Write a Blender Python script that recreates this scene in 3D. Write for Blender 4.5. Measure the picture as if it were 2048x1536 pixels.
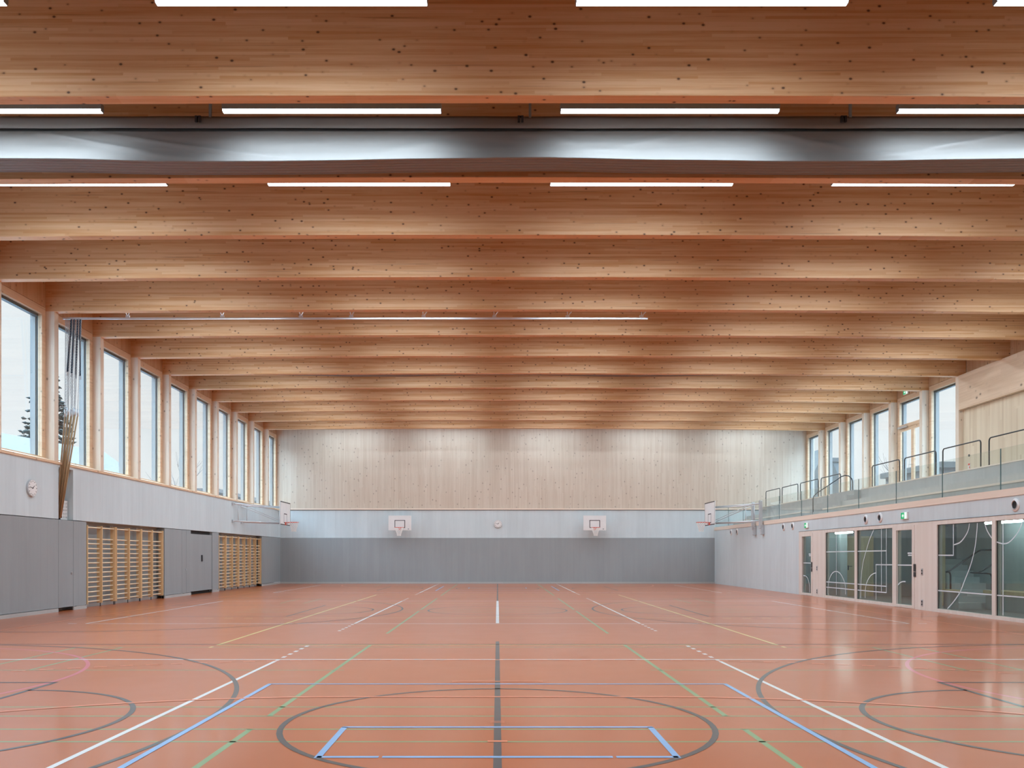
import bpy, math, random
from mathutils import Vector, Matrix, noise
random.seed(7)
C = bpy.context.scene.collection
for o in list(bpy.data.objects):
    bpy.data.objects.remove(o)

# ------------------------------------------------------------------ camera, sky, exposure
F = 1680.0; H = 1.413; U0 = 995.0; V0 = 1112.0      # focal length in px, eye height, vanishing point
cam = bpy.data.cameras.new('camera'); camo = bpy.data.objects.new('camera', cam); C.objects.link(camo)
cam.sensor_fit = 'HORIZONTAL'; cam.sensor_width = 36.0; cam.lens = 36.0 * F / 2048.0
cam.shift_x = (1024.0 - U0) / 2048.0; cam.shift_y = (V0 - 768.0) / 2048.0
cam.clip_start = 0.05; cam.clip_end = 1000
camo.location = (0, 0, H); camo.rotation_euler = (math.pi / 2, 0, 0)
sc = bpy.context.scene
sc.camera = camo
sc.view_settings.view_transform = 'Standard'; sc.view_settings.look = 'None'
sc.view_settings.exposure = 0.0; sc.view_settings.gamma = 1.0; sc.view_settings.use_curve_mapping = False
sc.cycles.use_denoising = True
sc.cycles.max_bounces = 10; sc.cycles.diffuse_bounces = 6; sc.cycles.glossy_bounces = 4
sc.cycles.transparent_max_bounces = 24
sc.cycles.caustics_reflective = False; sc.cycles.caustics_refractive = False
sc.cycles.use_light_tree = True
sc.cycles.sample_clamp_indirect = 8.0

LAMP = 70.0
SKY_LOW = (1.04, 1.09, 1.12); SKY_HIGH = (9.0, 12.5, 16.0)
w = bpy.data.worlds.new('overcast_sky'); sc.world = w; w.use_nodes = True
nt = w.node_tree; nt.nodes.clear()
tc = nt.nodes.new('ShaderNodeTexCoord'); sx = nt.nodes.new('ShaderNodeSeparateXYZ')
nt.links.new(tc.outputs['Generated'], sx.inputs[0])
cr = nt.nodes.new('ShaderNodeValToRGB'); nt.links.new(sx.outputs['Z'], cr.inputs[0])
cr.color_ramp.elements[0].position = 0.27
e_ = cr.color_ramp.elements.new(0.45); e_.color = (6.2, 8.4, 10.6, 1); cr.color_ramp.elements[0].color = SKY_LOW + (1,)
cr.color_ramp.elements[2].position = 0.80; cr.color_ramp.elements[2].color = SKY_HIGH + (1,)
cn = nt.nodes.new('ShaderNodeTexNoise'); cn.inputs['Scale'].default_value = 1.6; cn.inputs['Detail'].default_value = 4
nt.links.new(tc.outputs['Generated'], cn.inputs['Vector'])
cmr = nt.nodes.new('ShaderNodeMapRange'); cmr.inputs['To Min'].default_value = 0.90; cmr.inputs['To Max'].default_value = 1.02
nt.links.new(cn.outputs['Fac'], cmr.inputs['Value'])
bg = nt.nodes.new('ShaderNodeBackground'); out = nt.nodes.new('ShaderNodeOutputWorld')
nt.links.new(cr.outputs[0], bg.inputs[0]); nt.links.new(cmr.outputs[0], bg.inputs['Strength']); nt.links.new(bg.outputs[0], out.inputs[0])

# ------------------------------------------------------------------ materials
def newmat(name):
    m = bpy.data.materials.new(name); m.use_nodes = True
    nt = m.node_tree; nt.nodes.clear()
    o = nt.nodes.new('ShaderNodeOutputMaterial')
    return m, nt, o
def N(nt, t, **kw):
    n = nt.nodes.new(t)
    for k, v in kw.items():
        if hasattr(n, k): setattr(n, k, v)
        else: n.inputs[k].default_value = v
    return n
def math_(nt, op, a, b=None, c=None):
    n = nt.nodes.new('ShaderNodeMath'); n.operation = op
    for i, v in enumerate((a, b, c)):
        if v is None: continue
        if isinstance(v, (int, float)): n.inputs[i].default_value = v
        else: nt.links.new(v, n.inputs[i])
    return n.outputs[0]
def ramp(nt, fac, stops):
    r = nt.nodes.new('ShaderNodeValToRGB'); e = r.color_ramp.elements
    e[0].position, e[0].color = stops[0][0], tuple(stops[0][1]) + (1,)
    e[1].position, e[1].color = stops[1][0], tuple(stops[1][1]) + (1,)
    for p, c in stops[2:]:
        x = e.new(p); x.color = tuple(c) + (1,)
    nt.links.new(fac, r.inputs[0]); return r.outputs[0]
def mix(nt, fac, a, b, mode='MIX'):
    n = nt.nodes.new('ShaderNodeMix'); n.data_type = 'RGBA'; n.blend_type = mode
    if isinstance(fac, (int, float)): n.inputs[0].default_value = fac
    else: nt.links.new(fac, n.inputs[0])
    for i, v in ((6, a), (7, b)):
        if isinstance(v, tuple): n.inputs[i].default_value = v + (1,)
        else: nt.links.new(v, n.inputs[i])
    return n.outputs[2]
def scaled(nt, sc_):
    g = N(nt, 'ShaderNodeNewGeometry'); m = nt.nodes.new('ShaderNodeMapping')
    nt.links.new(g.outputs['Position'], m.inputs[0]); m.inputs['Scale'].default_value = sc_
    return m.outputs[0]
def bsdf(nt, o, col, rough, metal=0.0, spec=0.5, bump=None, bs=0.1):
    b = nt.nodes.new('ShaderNodeBsdfPrincipled')
    if isinstance(col, tuple): b.inputs['Base Color'].default_value = col + (1,)
    else: nt.links.new(col, b.inputs['Base Color'])
    if isinstance(rough, (int, float)): b.inputs['Roughness'].default_value = rough
    else: nt.links.new(rough, b.inputs['Roughness'])
    b.inputs['Metallic'].default_value = metal; b.inputs['Specular IOR Level'].default_value = spec
    if bump is not None:
        bn = nt.nodes.new('ShaderNodeBump'); bn.inputs['Strength'].default_value = bs; bn.inputs['Distance'].default_value = 0.01
        nt.links.new(bump, bn.inputs['Height']); nt.links.new(bn.outputs[0], b.inputs['Normal'])
    nt.links.new(b.outputs[0], o.inputs[0]); return b
def plain(name, col, rough=0.5, metal=0.0, spec=0.5, var=0.06):
    m, nt, o = newmat(name)
    n = N(nt, 'ShaderNodeTexNoise', Scale=3.0, Detail=3.0); nt.links.new(scaled(nt, (1, 1, 1)), n.inputs['Vector'])
    c = mix(nt, n.outputs['Fac'], tuple(x * (1 - var) for x in col), tuple(min(1, x * (1 + var)) for x in col))
    bsdf(nt, o, c, rough, metal, spec); return m
def wood(name, light, dark, axis, knots=0.8, lam=0.04, rough=0.5, streak=0.5, knot_scale=5.0, lamamt=0.25):
    """axis: direction of the grain, 0=x 1=y 2=z"""
    m, nt, o = newmat(name)
    s = [11.0, 11.0, 11.0]; s[axis] = 0.55
    n = N(nt, 'ShaderNodeTexNoise', Scale=1.0, Detail=6.0, Roughness=0.62); nt.links.new(scaled(nt, tuple(s)), n.inputs['Vector'])
    s2 = [60.0, 60.0, 60.0]; s2[axis] = 1.2
    n2 = N(nt, 'ShaderNodeTexNoise', Scale=1.0, Detail=3.0); nt.links.new(scaled(nt, tuple(s2)), n2.inputs['Vector'])
    g = math_(nt, 'ADD', math_(nt, 'MULTIPLY', n.outputs['Fac'], 0.65), math_(nt, 'MULTIPLY', n2.outputs['Fac'], 0.35))
    # glued lamellae: every lamella its own tone
    geo = N(nt, 'ShaderNodeNewGeometry'); sp = N(nt, 'ShaderNodeSeparateXYZ'); nt.links.new(geo.outputs['Position'], sp.inputs[0])
    cross = sp.outputs['Z'] if axis != 2 else math_(nt, 'ADD', sp.outputs['X'], sp.outputs['Y'])
    li = math_(nt, 'FLOOR', math_(nt, 'DIVIDE', cross, lam))
    along = {0: sp.outputs['X'], 1: sp.outputs['Y'], 2: sp.outputs['Z']}[axis]
    wn0 = N(nt, 'ShaderNodeTexWhiteNoise', noise_dimensions='1D'); nt.links.new(li, wn0.inputs['W'])
    seg = math_(nt, 'FLOOR', math_(nt, 'ADD', math_(nt, 'DIVIDE', along, 3.2), math_(nt, 'MULTIPLY', wn0.outputs['Value'], 7.0)))
    wn = N(nt, 'ShaderNodeTexWhiteNoise', noise_dimensions='2D'); cv = N(nt, 'ShaderNodeCombineXYZ')
    nt.links.new(li, cv.inputs[0]); nt.links.new(seg, cv.inputs[1]); nt.links.new(cv.outputs[0], wn.inputs['Vector'])
    g2 = math_(nt, 'ADD', math_(nt, 'MULTIPLY', g, 1 - lamamt), math_(nt, 'MULTIPLY', wn.outputs['Value'], lamamt))
    mid = tuple((a + b) / 2 for a, b in zip(light, dark))
    col = ramp(nt, g2, [(0.30, dark), (0.62, light), (0.45, mid)])
    # thin resin streaks
    s3 = [26.0, 26.0, 26.0]; s3[axis] = 0.45
    n3 = N(nt, 'ShaderNodeTexNoise', Scale=1.0, Detail=2.0); nt.links.new(scaled(nt, tuple(s3)), n3.inputs['Vector'])
    st = ramp(nt, n3.outputs['Fac'], [(0.66, (0, 0, 0)), (0.74, (1, 1, 1))])
    col = mix(nt, math_(nt, 'MULTIPLY', st, streak), col, tuple(x * 0.5 for x in dark))
    if knots > 0:
        ks = [knot_scale] * 3; ks[axis] = knot_scale * 0.7
        wv = scaled(nt, tuple(ks))
        v = N(nt, 'ShaderNodeTexVoronoi', feature='F1', Scale=1.0); nt.links.new(wv, v.inputs['Vector'])
        kf = ramp(nt, v.outputs['Distance'], [(0.07, (1, 1, 1)), (0.145, (0, 0, 0))])
        kh = ramp(nt, v.outputs['Distance'], [(0.11, (1, 1, 1)), (0.25, (0, 0, 0))])
        col = mix(nt, math_(nt, 'MULTIPLY', kh, 0.3 * knots), col, tuple(x * 0.65 for x in dark))
        col = mix(nt, math_(nt, 'MULTIPLY', kf, knots), col, (0.07, 0.03, 0.015))
    bsdf(nt, o, col, rough, 0, 0.35, bump=g, bs=0.05); return m
def concrete(name, col, var=0.10, boards=0.55, rough=0.75, line=0.10):
    m, nt, o = newmat(name)
    n = N(nt, 'ShaderNodeTexNoise', Scale=1.0, Detail=8.0, Roughness=0.6); nt.links.new(scaled(nt, (2.5, 2.5, 0.9)), n.inputs['Vector'])
    n2 = N(nt, 'ShaderNodeTexNoise', Scale=1.0, Detail=3.0); nt.links.new(scaled(nt, (9, 9, 0.5)), n2.inputs['Vector'])
    f = math_(nt, 'ADD', math_(nt, 'MULTIPLY', n.outputs['Fac'], 0.55), math_(nt, 'MULTIPLY', n2.outputs['Fac'], 0.45))
    geo = N(nt, 'ShaderNodeNewGeometry'); sp = N(nt, 'ShaderNodeSeparateXYZ'); nt.links.new(geo.outputs['Position'], sp.inputs[0])
    xy = math_(nt, 'DIVIDE', math_(nt, 'ADD', sp.outputs['X'], sp.outputs['Y']), boards)
    fl = math_(nt, 'FLOOR', xy); fr = math_(nt, 'FRACT', xy)
    wn = N(nt, 'ShaderNodeTexWhiteNoise', noise_dimensions='1D'); nt.links.new(fl, wn.inputs['W'])
    f = math_(nt, 'ADD', math_(nt, 'MULTIPLY', f, 0.8), math_(nt, 'MULTIPLY', wn.outputs['Value'], 0.2))
    c = ramp(nt, f, [(0.3, tuple(x * (1 - var) for x in col)), (0.7, tuple(min(1, x * (1 + var)) for x in col))])
    ln = math_(nt, 'LESS_THAN', fr, 0.02)
    c = mix(nt, math_(nt, 'MULTIPLY', ln, line), c, tuple(x * 0.6 for x in col))
    bsdf(nt, o, c, rough, 0, 0.3, bump=n.outputs['Fac'], bs=0.08); return m
def emit(name, col, s):
    m, nt, o = newmat(name)
    e = N(nt, 'ShaderNodeEmission'); e.inputs[0].default_value = col + (1,); e.inputs[1].default_value = s
    nt.links.new(e.outputs[0], o.inputs[0]); return m
def glass(name, tint, refl=1.0):
    m, nt, o = newmat(name)
    t = N(nt, 'ShaderNodeBsdfTransparent'); t.inputs[0].default_value = tint + (1,)
    g = N(nt, 'ShaderNodeBsdfGlossy', Roughness=0.0)
    g.inputs[0].default_value = (1, 1, 1, 1)
    lw_ = N(nt, 'ShaderNodeLayerWeight', Blend=0.5)
    k = math_(nt, 'MULTIPLY', math_(nt, 'ADD', math_(nt, 'MULTIPLY', math_(nt, 'POWER', lw_.outputs['Facing'], 5.0), 0.92), 0.04), refl)
    mx = N(nt, 'ShaderNodeMixShader'); nt.links.new(k, mx.inputs[0]); nt.links.new(t.outputs[0], mx.inputs[1]); nt.links.new(g.outputs[0], mx.inputs[2])
    nt.links.new(mx.outputs[0], o.inputs[0]); return m

M = {}
WL, WD = (0.69, 0.425, 0.235), (0.53, 0.25, 0.085)
M['beam'] = wood('beam_spruce', WL, WD, 0, knots=0.9, lam=0.04, knot_scale=7.2)
M['post'] = wood('post_spruce', (0.78, 0.67, 0.55), (0.70, 0.56, 0.43), 2, knots=0.6, lam=0.12, lamamt=0.12)
M['frame_v'] = wood('frame_spruce', (0.78, 0.58, 0.40), (0.66, 0.44, 0.27), 1, knots=0.5, lam=0.05, lamamt=0.15)
M['infill'] = wood('infill_spruce', (0.62, 0.42, 0.26), (0.50, 0.29, 0.15), 2, knots=0.5, lam=0.10)
M['endwood'] = wood('end_wall_spruce', (0.66, 0.575, 0.475), (0.57, 0.47, 0.37), 2, knots=0.45, lam=0.06, lamamt=0.22, streak=0.15, knot_scale=4.6)
M['sidewood'] = wood('side_panel_spruce', (0.72, 0.60, 0.44), (0.62, 0.49, 0.34), 2, knots=0.0, lam=0.09, lamamt=0.35, streak=0.15)
M['header'] = wood('header_spruce', (0.76, 0.58, 0.42), (0.62, 0.44, 0.29), 1, knots=0.7, lam=0.16, lamamt=0.2, knot_scale=3.0)
M['trim'] = wood('pale_trim_wood', (0.82, 0.71, 0.60), (0.76, 0.63, 0.51), 1, knots=0.0, lam=0.5, lamamt=0.05, streak=0.1)
M['trimx'] = wood('pale_trim_wood_x', (0.82, 0.71, 0.60), (0.76, 0.63, 0.51), 0, knots=0.0, lam=0.5, lamamt=0.05, streak=0.1)
M['palewood'] = wood('pale_joinery_wood', (0.76, 0.70, 0.64), (0.70, 0.63, 0.56), 2, knots=0.0, lam=0.11, lamamt=0.3, streak=0.1)
M['barwood'] = wood('wall_bar_beech', (0.78, 0.56, 0.32), (0.66, 0.43, 0.2), 2, knots=0.0, lam=0.3, lamamt=0.05, streak=0.1)
M['polewood'] = wood('climbing_pole_ash', (0.42, 0.29, 0.16), (0.30, 0.19, 0.10), 2, knots=0.0, lam=0.3, lamamt=0.1)
M['concrete'] = concrete('board_marked_concrete', (0.59, 0.67, 0.69), var=0.07)
M['concrete_d'] = concrete('step_concrete', (0.44, 0.44, 0.42), boards=2.44, var=0.12)
M['panel'] = concrete('grey_wall_cladding', (0.315, 0.345, 0.352), var=0.05, boards=0.31, rough=0.55, line=0.25)
M['base'] = concrete('grey_skirting', (0.46, 0.45, 0.43), var=0.04, boards=2.4)
M['gap'] = plain('dark_joint', (0.02, 0.02, 0.02), 0.8)
M['dark'] = plain('black_steel', (0.025, 0.028, 0.03), 0.4)
M['steel'] = plain('galvanised_steel', (0.62, 0.64, 0.66), 0.35, 0.7)
M['alu'] = plain('lamp_aluminium', (0.30, 0.36, 0.38), 0.45, 0.5)
M['reveal'] = plain('blue_grey_reveal', (0.26, 0.265, 0.26), 0.5)
M['reveal_d'] = plain('dark_blind_rail', (0.03, 0.045, 0.05), 0.45)
M['white'] = plain('white_board', (0.80, 0.80, 0.79), 0.4)
M['black'] = plain('black_paint', (0.02, 0.02, 0.025), 0.5)
M['orange'] = plain('orange_rim', (0.75, 0.09, 0.03), 0.4)
M['decal'] = plain('white_film', (0.68, 0.76, 0.80), 0.5)
M['rung'] = wood('rung_beech', (0.86, 0.72, 0.52), (0.78, 0.62, 0.42), 1, knots=0.0, lam=0.3, lamamt=0.05, streak=0.1)
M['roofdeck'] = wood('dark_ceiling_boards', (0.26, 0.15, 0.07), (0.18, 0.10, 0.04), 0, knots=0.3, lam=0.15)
M['net'] = plain('white_net', (0.85, 0.85, 0.82), 0.8)
M['curtain'] = plain('grey_curtain_vinyl', (0.235, 0.224, 0.214), 0.7, var=0.02)
M['navy'] = plain('navy_webbing', (0.02, 0.05, 0.09), 0.7)
M['chain'] = plain('zinc_chain', (0.55, 0.58, 0.6), 0.35, 0.8)
M['perf'] = plain('white_perforated_steel', (0.70, 0.70, 0.68), 0.5)
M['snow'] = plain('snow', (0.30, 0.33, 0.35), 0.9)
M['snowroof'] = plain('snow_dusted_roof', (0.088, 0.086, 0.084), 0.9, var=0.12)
M['slate'] = plain('slate_roof', (0.05, 0.052, 0.05), 0.8)
M['house'] = plain('house_render', (0.11, 0.125, 0.13), 0.9)
M['house_d'] = plain('house_facade_blue_grey', (0.075, 0.078, 0.078), 0.9)
M['conifer'] = plain('conifer_needles', (0.018, 0.026, 0.022), 0.9, var=0.4)
M['bark'] = plain('bare_bark', (0.10, 0.105, 0.105), 0.9)
M['green'] = emit('exit_sign_green', (0.02, 0.42, 0.16), 1.1)
M['signwhite'] = emit('exit_sign_white', (0.85, 1.0, 0.92), 1.1)
M['lamp'] = emit('lamp_diffuser', (0.9, 1.0, 1.08), 10.0)
M['lamp'].cycles.emission_sampling = 'NONE'
M['lamp2'] = emit('foyer_lamp', (0.92, 1.0, 1.0), 26.0)
M['pane'] = glass('window_glass', (0.94, 0.965, 0.97))
M['pane_in'] = glass('foyer_glass', (0.80, 0.88, 0.87), 1.2)
M['rail_glass'] = glass('balustrade_glass', (0.93, 0.955, 0.945), 0.8)
M['glass_edge'] = plain('glass_edge', (0.10, 0.18, 0.19), 0.2)
M['fwall'] = concrete('foyer_plaster', (0.36, 0.42, 0.43), boards=2.0)
M['fwood'] = wood('foyer_door_oak', (0.78, 0.66, 0.42), (0.68, 0.55, 0.32), 2, knots=0.0, lam=0.2, lamamt=0.3)
M['tarmac'] = plain('foyer_floor_screed', (0.33, 0.33, 0.31), 0.35)
# sports floor and its line paints share one sheen
def sport(name, col, var=0.05):
    m, nt, o = newmat(name)
    n = N(nt, 'ShaderNodeTexNoise', Scale=1.0, Detail=5.0); nt.links.new(scaled(nt, (0.8, 0.8, 1)), n.inputs['Vector'])
    c = mix(nt, n.outputs['Fac'], tuple(x * (1 - var) for x in col), tuple(x * (1 + var) for x in col))
    n2 = N(nt, 'ShaderNodeTexNoise', Scale=1.0, Detail=4.0); nt.links.new(scaled(nt, (2.2, 2.2, 1)), n2.inputs['Vector'])
    mr = N(nt, 'ShaderNodeMapRange'); nt.links.new(n2.outputs['Fac'], mr.inputs[0])
    mr.inputs['To Min'].default_value = 0.31; mr.inputs['To Max'].default_value = 0.36
    b_ = bsdf(nt, o, c, mr.outputs[0], 0, 0.25)
    b_.inputs['Coat Weight'].default_value = 0.45; b_.inputs['Coat Roughness'].default_value = 0.13; b_.inputs['Coat IOR'].default_value = 1.5; return m
M['floor'] = sport('terracotta_sports_floor', (0.46, 0.115, 0.032))
LINE = {'white': (0.72, 0.72, 0.70), 'black': (0.055, 0.062, 0.065), 'blue': (0.22, 0.42, 0.68), 'orange': (0.80, 0.24, 0.12),
        'green': (0.20, 0.33, 0.15), 'yellow': (0.70, 0.56, 0.20), 'pink': (0.60, 0.13, 0.16)}
for k, v in LINE.items(): M['line_' + k] = sport(k + '_floor_paint', v, 0.03)

# ------------------------------------------------------------------ mesh helpers
ORG = {}
class MB:
    def __init__(s): s.v = []; s.f = []
    def quad(s, *p):
        n = len(s.v); s.v += [tuple(q) for q in p]; s.f.append(tuple(range(n, n + len(p)))); return s
    def box(s, x0, y0, z0, x1, y1, z1):
        x0, x1 = min(x0, x1), max(x0, x1); y0, y1 = min(y0, y1), max(y0, y1); z0, z1 = min(z0, z1), max(z0, z1)
        n = len(s.v)
        s.v += [(x0, y0, z0), (x1, y0, z0), (x1, y1, z0), (x0, y1, z0), (x0, y0, z1), (x1, y0, z1), (x1, y1, z1), (x0, y1, z1)]
        for f in ((3, 2, 1, 0), (4, 5, 6, 7), (0, 1, 5, 4), (1, 2, 6, 5), (2, 3, 7, 6), (3, 0, 4, 7)): s.f.append(tuple(n + i for i in f))
        return s
    def tube(s, pts, r, seg=8, closed=False):
        pts = [Vector(p) for p in pts]; n0 = len(s.v); m = len(pts)
        prev = None
        for i, p in enumerate(pts):
            if closed: d = pts[(i + 1) % m] - pts[i - 1]
            else: d = (pts[min(i + 1, m - 1)] - pts[max(i - 1, 0)])
            d.normalize()
            a = prev if prev is not None else (Vector((0, 0, 1)) if abs(d.z) < 0.9 else Vector((1, 0, 0)))
            a = (a - d * a.dot(d)); a.normalize(); b = d.cross(a); prev = a
            rr = r[i] if isinstance(r, (list, tuple)) else r
            for j in range(seg):
                t = 2 * math.pi * j / seg
                s.v.append(tuple(p + a * (rr * math.cos(t)) + b * (rr * math.sin(t))))
        for i in range(m if closed else m - 1):
            for j in range(seg):
                A = n0 + i * seg + j; B = n0 + i * seg + (j + 1) % seg
                k = (i + 1) % m
                s.f.append((A, B, n0 + k * seg + (j + 1) % seg, n0 + k * seg + j))
        if not closed:
            s.f.append(tuple(n0 + j for j in reversed(range(seg)))); s.f.append(tuple(n0 + (m - 1) * seg + j for j in range(seg)))
        return s
    def strip(s, pts, w, z, closed=False):      # flat ribbon on the floor
        P = [Vector((p[0], p[1])) for p in pts]; m = len(P); n0 = len(s.v)
        for i in range(m):
            d = (P[(i + 1) % m] - P[i - 1]) if closed else (P[min(i + 1, m - 1)] - P[max(i - 1, 0)])
            d.normalize(); q = Vector((-d.y, d.x)) * (w / 2)
            s.v.append((P[i].x + q.x, P[i].y + q.y, z)); s.v.append((P[i].x - q.x, P[i].y - q.y, z))
        for i in range(m if closed else m - 1):
            a = n0 + 2 * i; b = n0 + 2 * ((i + 1) % m); s.f.append((a, a + 1, b + 1, b))
        return s
    def prism(s, poly, x0, x1, axis=0):          # polygon extruded along an axis
        n = len(s.v); k = len(poly)
        def P(a, q):
            return (a, q[0], q[1]) if axis == 0 else ((q[0], a, q[1]) if axis == 1 else (q[0], q[1], a))
        s.v += [P(x0, q) for q in poly] + [P(x1, q) for q in poly]
        s.f.append(tuple(n + i for i in range(k))); s.f.append(tuple(n + k + i for i in reversed(range(k))))
        for i in range(k): s.f.append((n + i, n + k + i, n + k + (i + 1) % k, n + (i + 1) % k))
        return s
    def disc(s, c, r, t, nrm=0, seg=32, x=None):   # flat cylinder, axis nrm
        poly = [(r * math.cos(2 * math.pi * i / seg), r * math.sin(2 * math.pi * i / seg)) for i in range(seg)]
        if nrm == 0: poly = [(c[1] + a, c[2] + b) for a, b in poly]; return s.prism(poly, c[0], c[0] + t, 0)
        if nrm == 1: poly = [(c[0] + a, c[2] + b) for a, b in poly]; return s.prism(poly, c[1], c[1] + t, 1)
        poly = [(c[0] + a, c[1] + b) for a, b in poly]; return s.prism(poly, c[2], c[2] + t, 2)
    def build(s, name, mat, parent=None, smooth=False, bevel=0):
        if parent is not None: org = ORG[parent.name]
        else:
            xs = [p[0] for p in s.v]; ys = [p[1] for p in s.v]; zs = [p[2] for p in s.v]
            org = Vector(((min(xs) + max(xs)) / 2, (min(ys) + max(ys)) / 2, min(zs)))
        me = bpy.data.meshes.new(name); me.from_pydata([tuple(Vector(p) - org) for p in s.v], [], s.f)
        me.update()
        import bmesh
        bm = bmesh.new(); bm.from_mesh(me); bmesh.ops.recalc_face_normals(bm, faces=bm.faces); bm.to_mesh(me); bm.free()
        if smooth:
            for p in me.polygons: p.use_smooth = True
        me.materials.append(mat)
        o = bpy.data.objects.new(name, me); C.objects.link(o)
        if parent is not None: o.parent = parent
        else: o.location = org
        ORG[o.name] = org
        if bevel:
            b = o.modifiers.new('bevel', 'BEVEL'); b.width = bevel; b.segments = 2; b.limit_method = 'ANGLE'
        return o
def tag(o, label=None, cat=None, group=None, kind=None):
    if label: o['label'] = label
    if cat: o['category'] = cat
    if group: o['group'] = group
    if kind: o['kind'] = kind
    return o
def empty(name, loc, label=None, cat=None, group=None, kind=None):
    o = bpy.data.objects.new(name, None); o.location = loc; C.objects.link(o); ORG[o.name] = Vector(loc)
    o.empty_display_size = 0.1
    return tag(o, label, cat, group, kind)
def copy_tree(o, parent=None, delta=None):
    c = o.copy(); C.objects.link(c)
    if parent is not None: c.parent = parent
    elif delta is not None: c.location = o.location + Vector(delta); ORG[c.name] = ORG[o.name] + Vector(delta)
    for ch in list(o.children): copy_tree(ch, c)
    return c
ORD = ['first', 'second', 'third', 'fourth', 'fifth', 'sixth', 'seventh', 'eighth', 'ninth', 'tenth', 'eleventh', 'twelfth', 'thirteenth', 'fourteenth', 'fifteenth', 'sixteenth', 'seventeenth', 'eighteenth']
S = lambda o: tag(o, kind='structure')

# ------------------------------------------------------------------ dimensions
XL, XR, XRU = -11.1, 11.1, 15.8       # left wall, right lower wall, right upper wall
YN, YF = -0.7, 42.95                  # near and far wall
PIT = 2.44
def by(k): return 11.24 + PIT * k     # front face of beam k (0.2 thick)
ZB = 7.576                            # beam underside in the middle
def zbot(x): return ZB - 0.0004 * x * x
ZC = 9.25

# ------------------------------------------------------------------ floor and its markings
fl = S(MB().box(XL - 0.5, YN - 0.3, -0.25, XR + 0.05, YF + 0.3, 0).build('floor', M['floor']))
Lz = {'white': 0.0012, 'black': 0.0018, 'blue': 0.0024, 'orange': 0.0030, 'green': 0.0006, 'yellow': 0.0015, 'pink': 0.0009}
LB = {k: MB() for k in Lz}
LW = 0.05
def ln(c, x0, y0, x1, y1, w=LW): LB[c].strip([(x0, y0), (x1, y1)], w, Lz[c])
def arc(c, cx, cy, r, a0, a1, w=LW, n=72):
    LB[c].strip([(cx + r * math.cos(math.radians(a0 + (a1 - a0) * i / n)), cy + r * math.sin(math.radians(a0 + (a1 - a0) * i / n))) for i in range(n + 1)], w, Lz[c])
YH = [7.14, 21.85, 36.55]             # middle lines of the three cross courts
for i, yc in enumerate(YH):
    # cross basketball court (black)
    arc('black', 0, yc, 1.795, 0, 360)
    ln('black', 0, max(yc - 6.75, YN + 0.2), 0, min(yc + 6.75, YF - .1), 0.058) if i == 0 else None
    for sgn in (-1, 1):
        cx = sgn * 8.75
        if sgn < 0: arc('black', cx, yc, 6.24, -90, 90, n=120); arc('black', -4.95, yc, 1.70, -90, 90)
        else: arc('black', cx, yc, 6.24, 90, 270, n=120); arc('black', 4.95, yc, 1.70, 90, 270)
        for q in (-1, 1):
            ln('black', cx, yc + q * 6.24, sgn * 10.4, yc + q * 6.24)
            ln('black', sgn * 10.4, yc + q * 2.24, sgn * 4.93, yc + q * 2.24)
        ln('black', sgn * 4.93, yc - 2.26, sgn * 4.93, yc + 2.26)
    ln('black', -10.4, yc + 6.3, 10.4, yc + 6.3, 0.04)
ln('black', 0, 26.4, 0, 42.6)
ln('white', 0, 17.65, 0, 26.4, 0.07)
# cross volleyball courts (white)
for i, (ya, yb) in enumerate(((2.75, 11.47), (17.55, 26.35), (32.2, 40.95))):
    ln('white', -8.6, yb, 8.6, yb); ln('white', -8.6, ya, 8.6, ya)
    for sgn in (-1, 1):
        ln('white', sgn * 8.6, ya, sgn * 8.6, yb)
        if i: ln('white', sgn * 8.8, ya + .02, sgn * 8.98, ya + .02)
        ln('white', sgn * 2.985, ya, sgn * 2.985, yb)
        for j in range(5):
            for (y0, d) in ((yb, 1), (ya, -1)):
                a = y0 + d * (0.2 + 0.35 * j); ln('white', sgn * 2.985, a, sgn * 2.985, a + d * 0.15, 0.055)
# lengthwise volleyball (yellow)
for sgn in (-1, 1):
    ln('yellow', sgn * 4.44, 13.33, sgn * 4.4, 30.55); ln('yellow', sgn * 4.44, 12.95, sgn * 4.44, 13.1)
    for j in range(5): ln('yellow', sgn * (4.65 + 0.45 * j), 19.05, sgn * (4.85 + 0.45 * j), 19.05, 0.04)
for y in (13.33, 30.55): ln('yellow', -4.46, y, 4.46, y)
for y in (19.15, 25.0): ln('yellow', -4.42, y, 4.42, y, 0.04)
# floorball (blue)
for s_, dy in ((1, 0), (-1, 43.4)):
    Y = lambda y: dy + s_ * y
    ln('blue', -2.535, Y(9.27), 2.535, Y(9.27)); ln('blue', -1.28, Y(6.93), 1.28, Y(6.93)); 
    for sgn in (-1, 1):
        ln('blue', sgn * 2.51, Y(9.27), sgn * 2.51, Y(4.2)); ln('blue', sgn * 1.26, Y(6.93), sgn * 1.26, Y(5.87))
        ln('blue', sgn * 1.27, Y(5.9), sgn * 0.835, Y(5.9))
    ln('blue', -0.81, Y(5.9), 0.81, Y(5.9))
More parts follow.
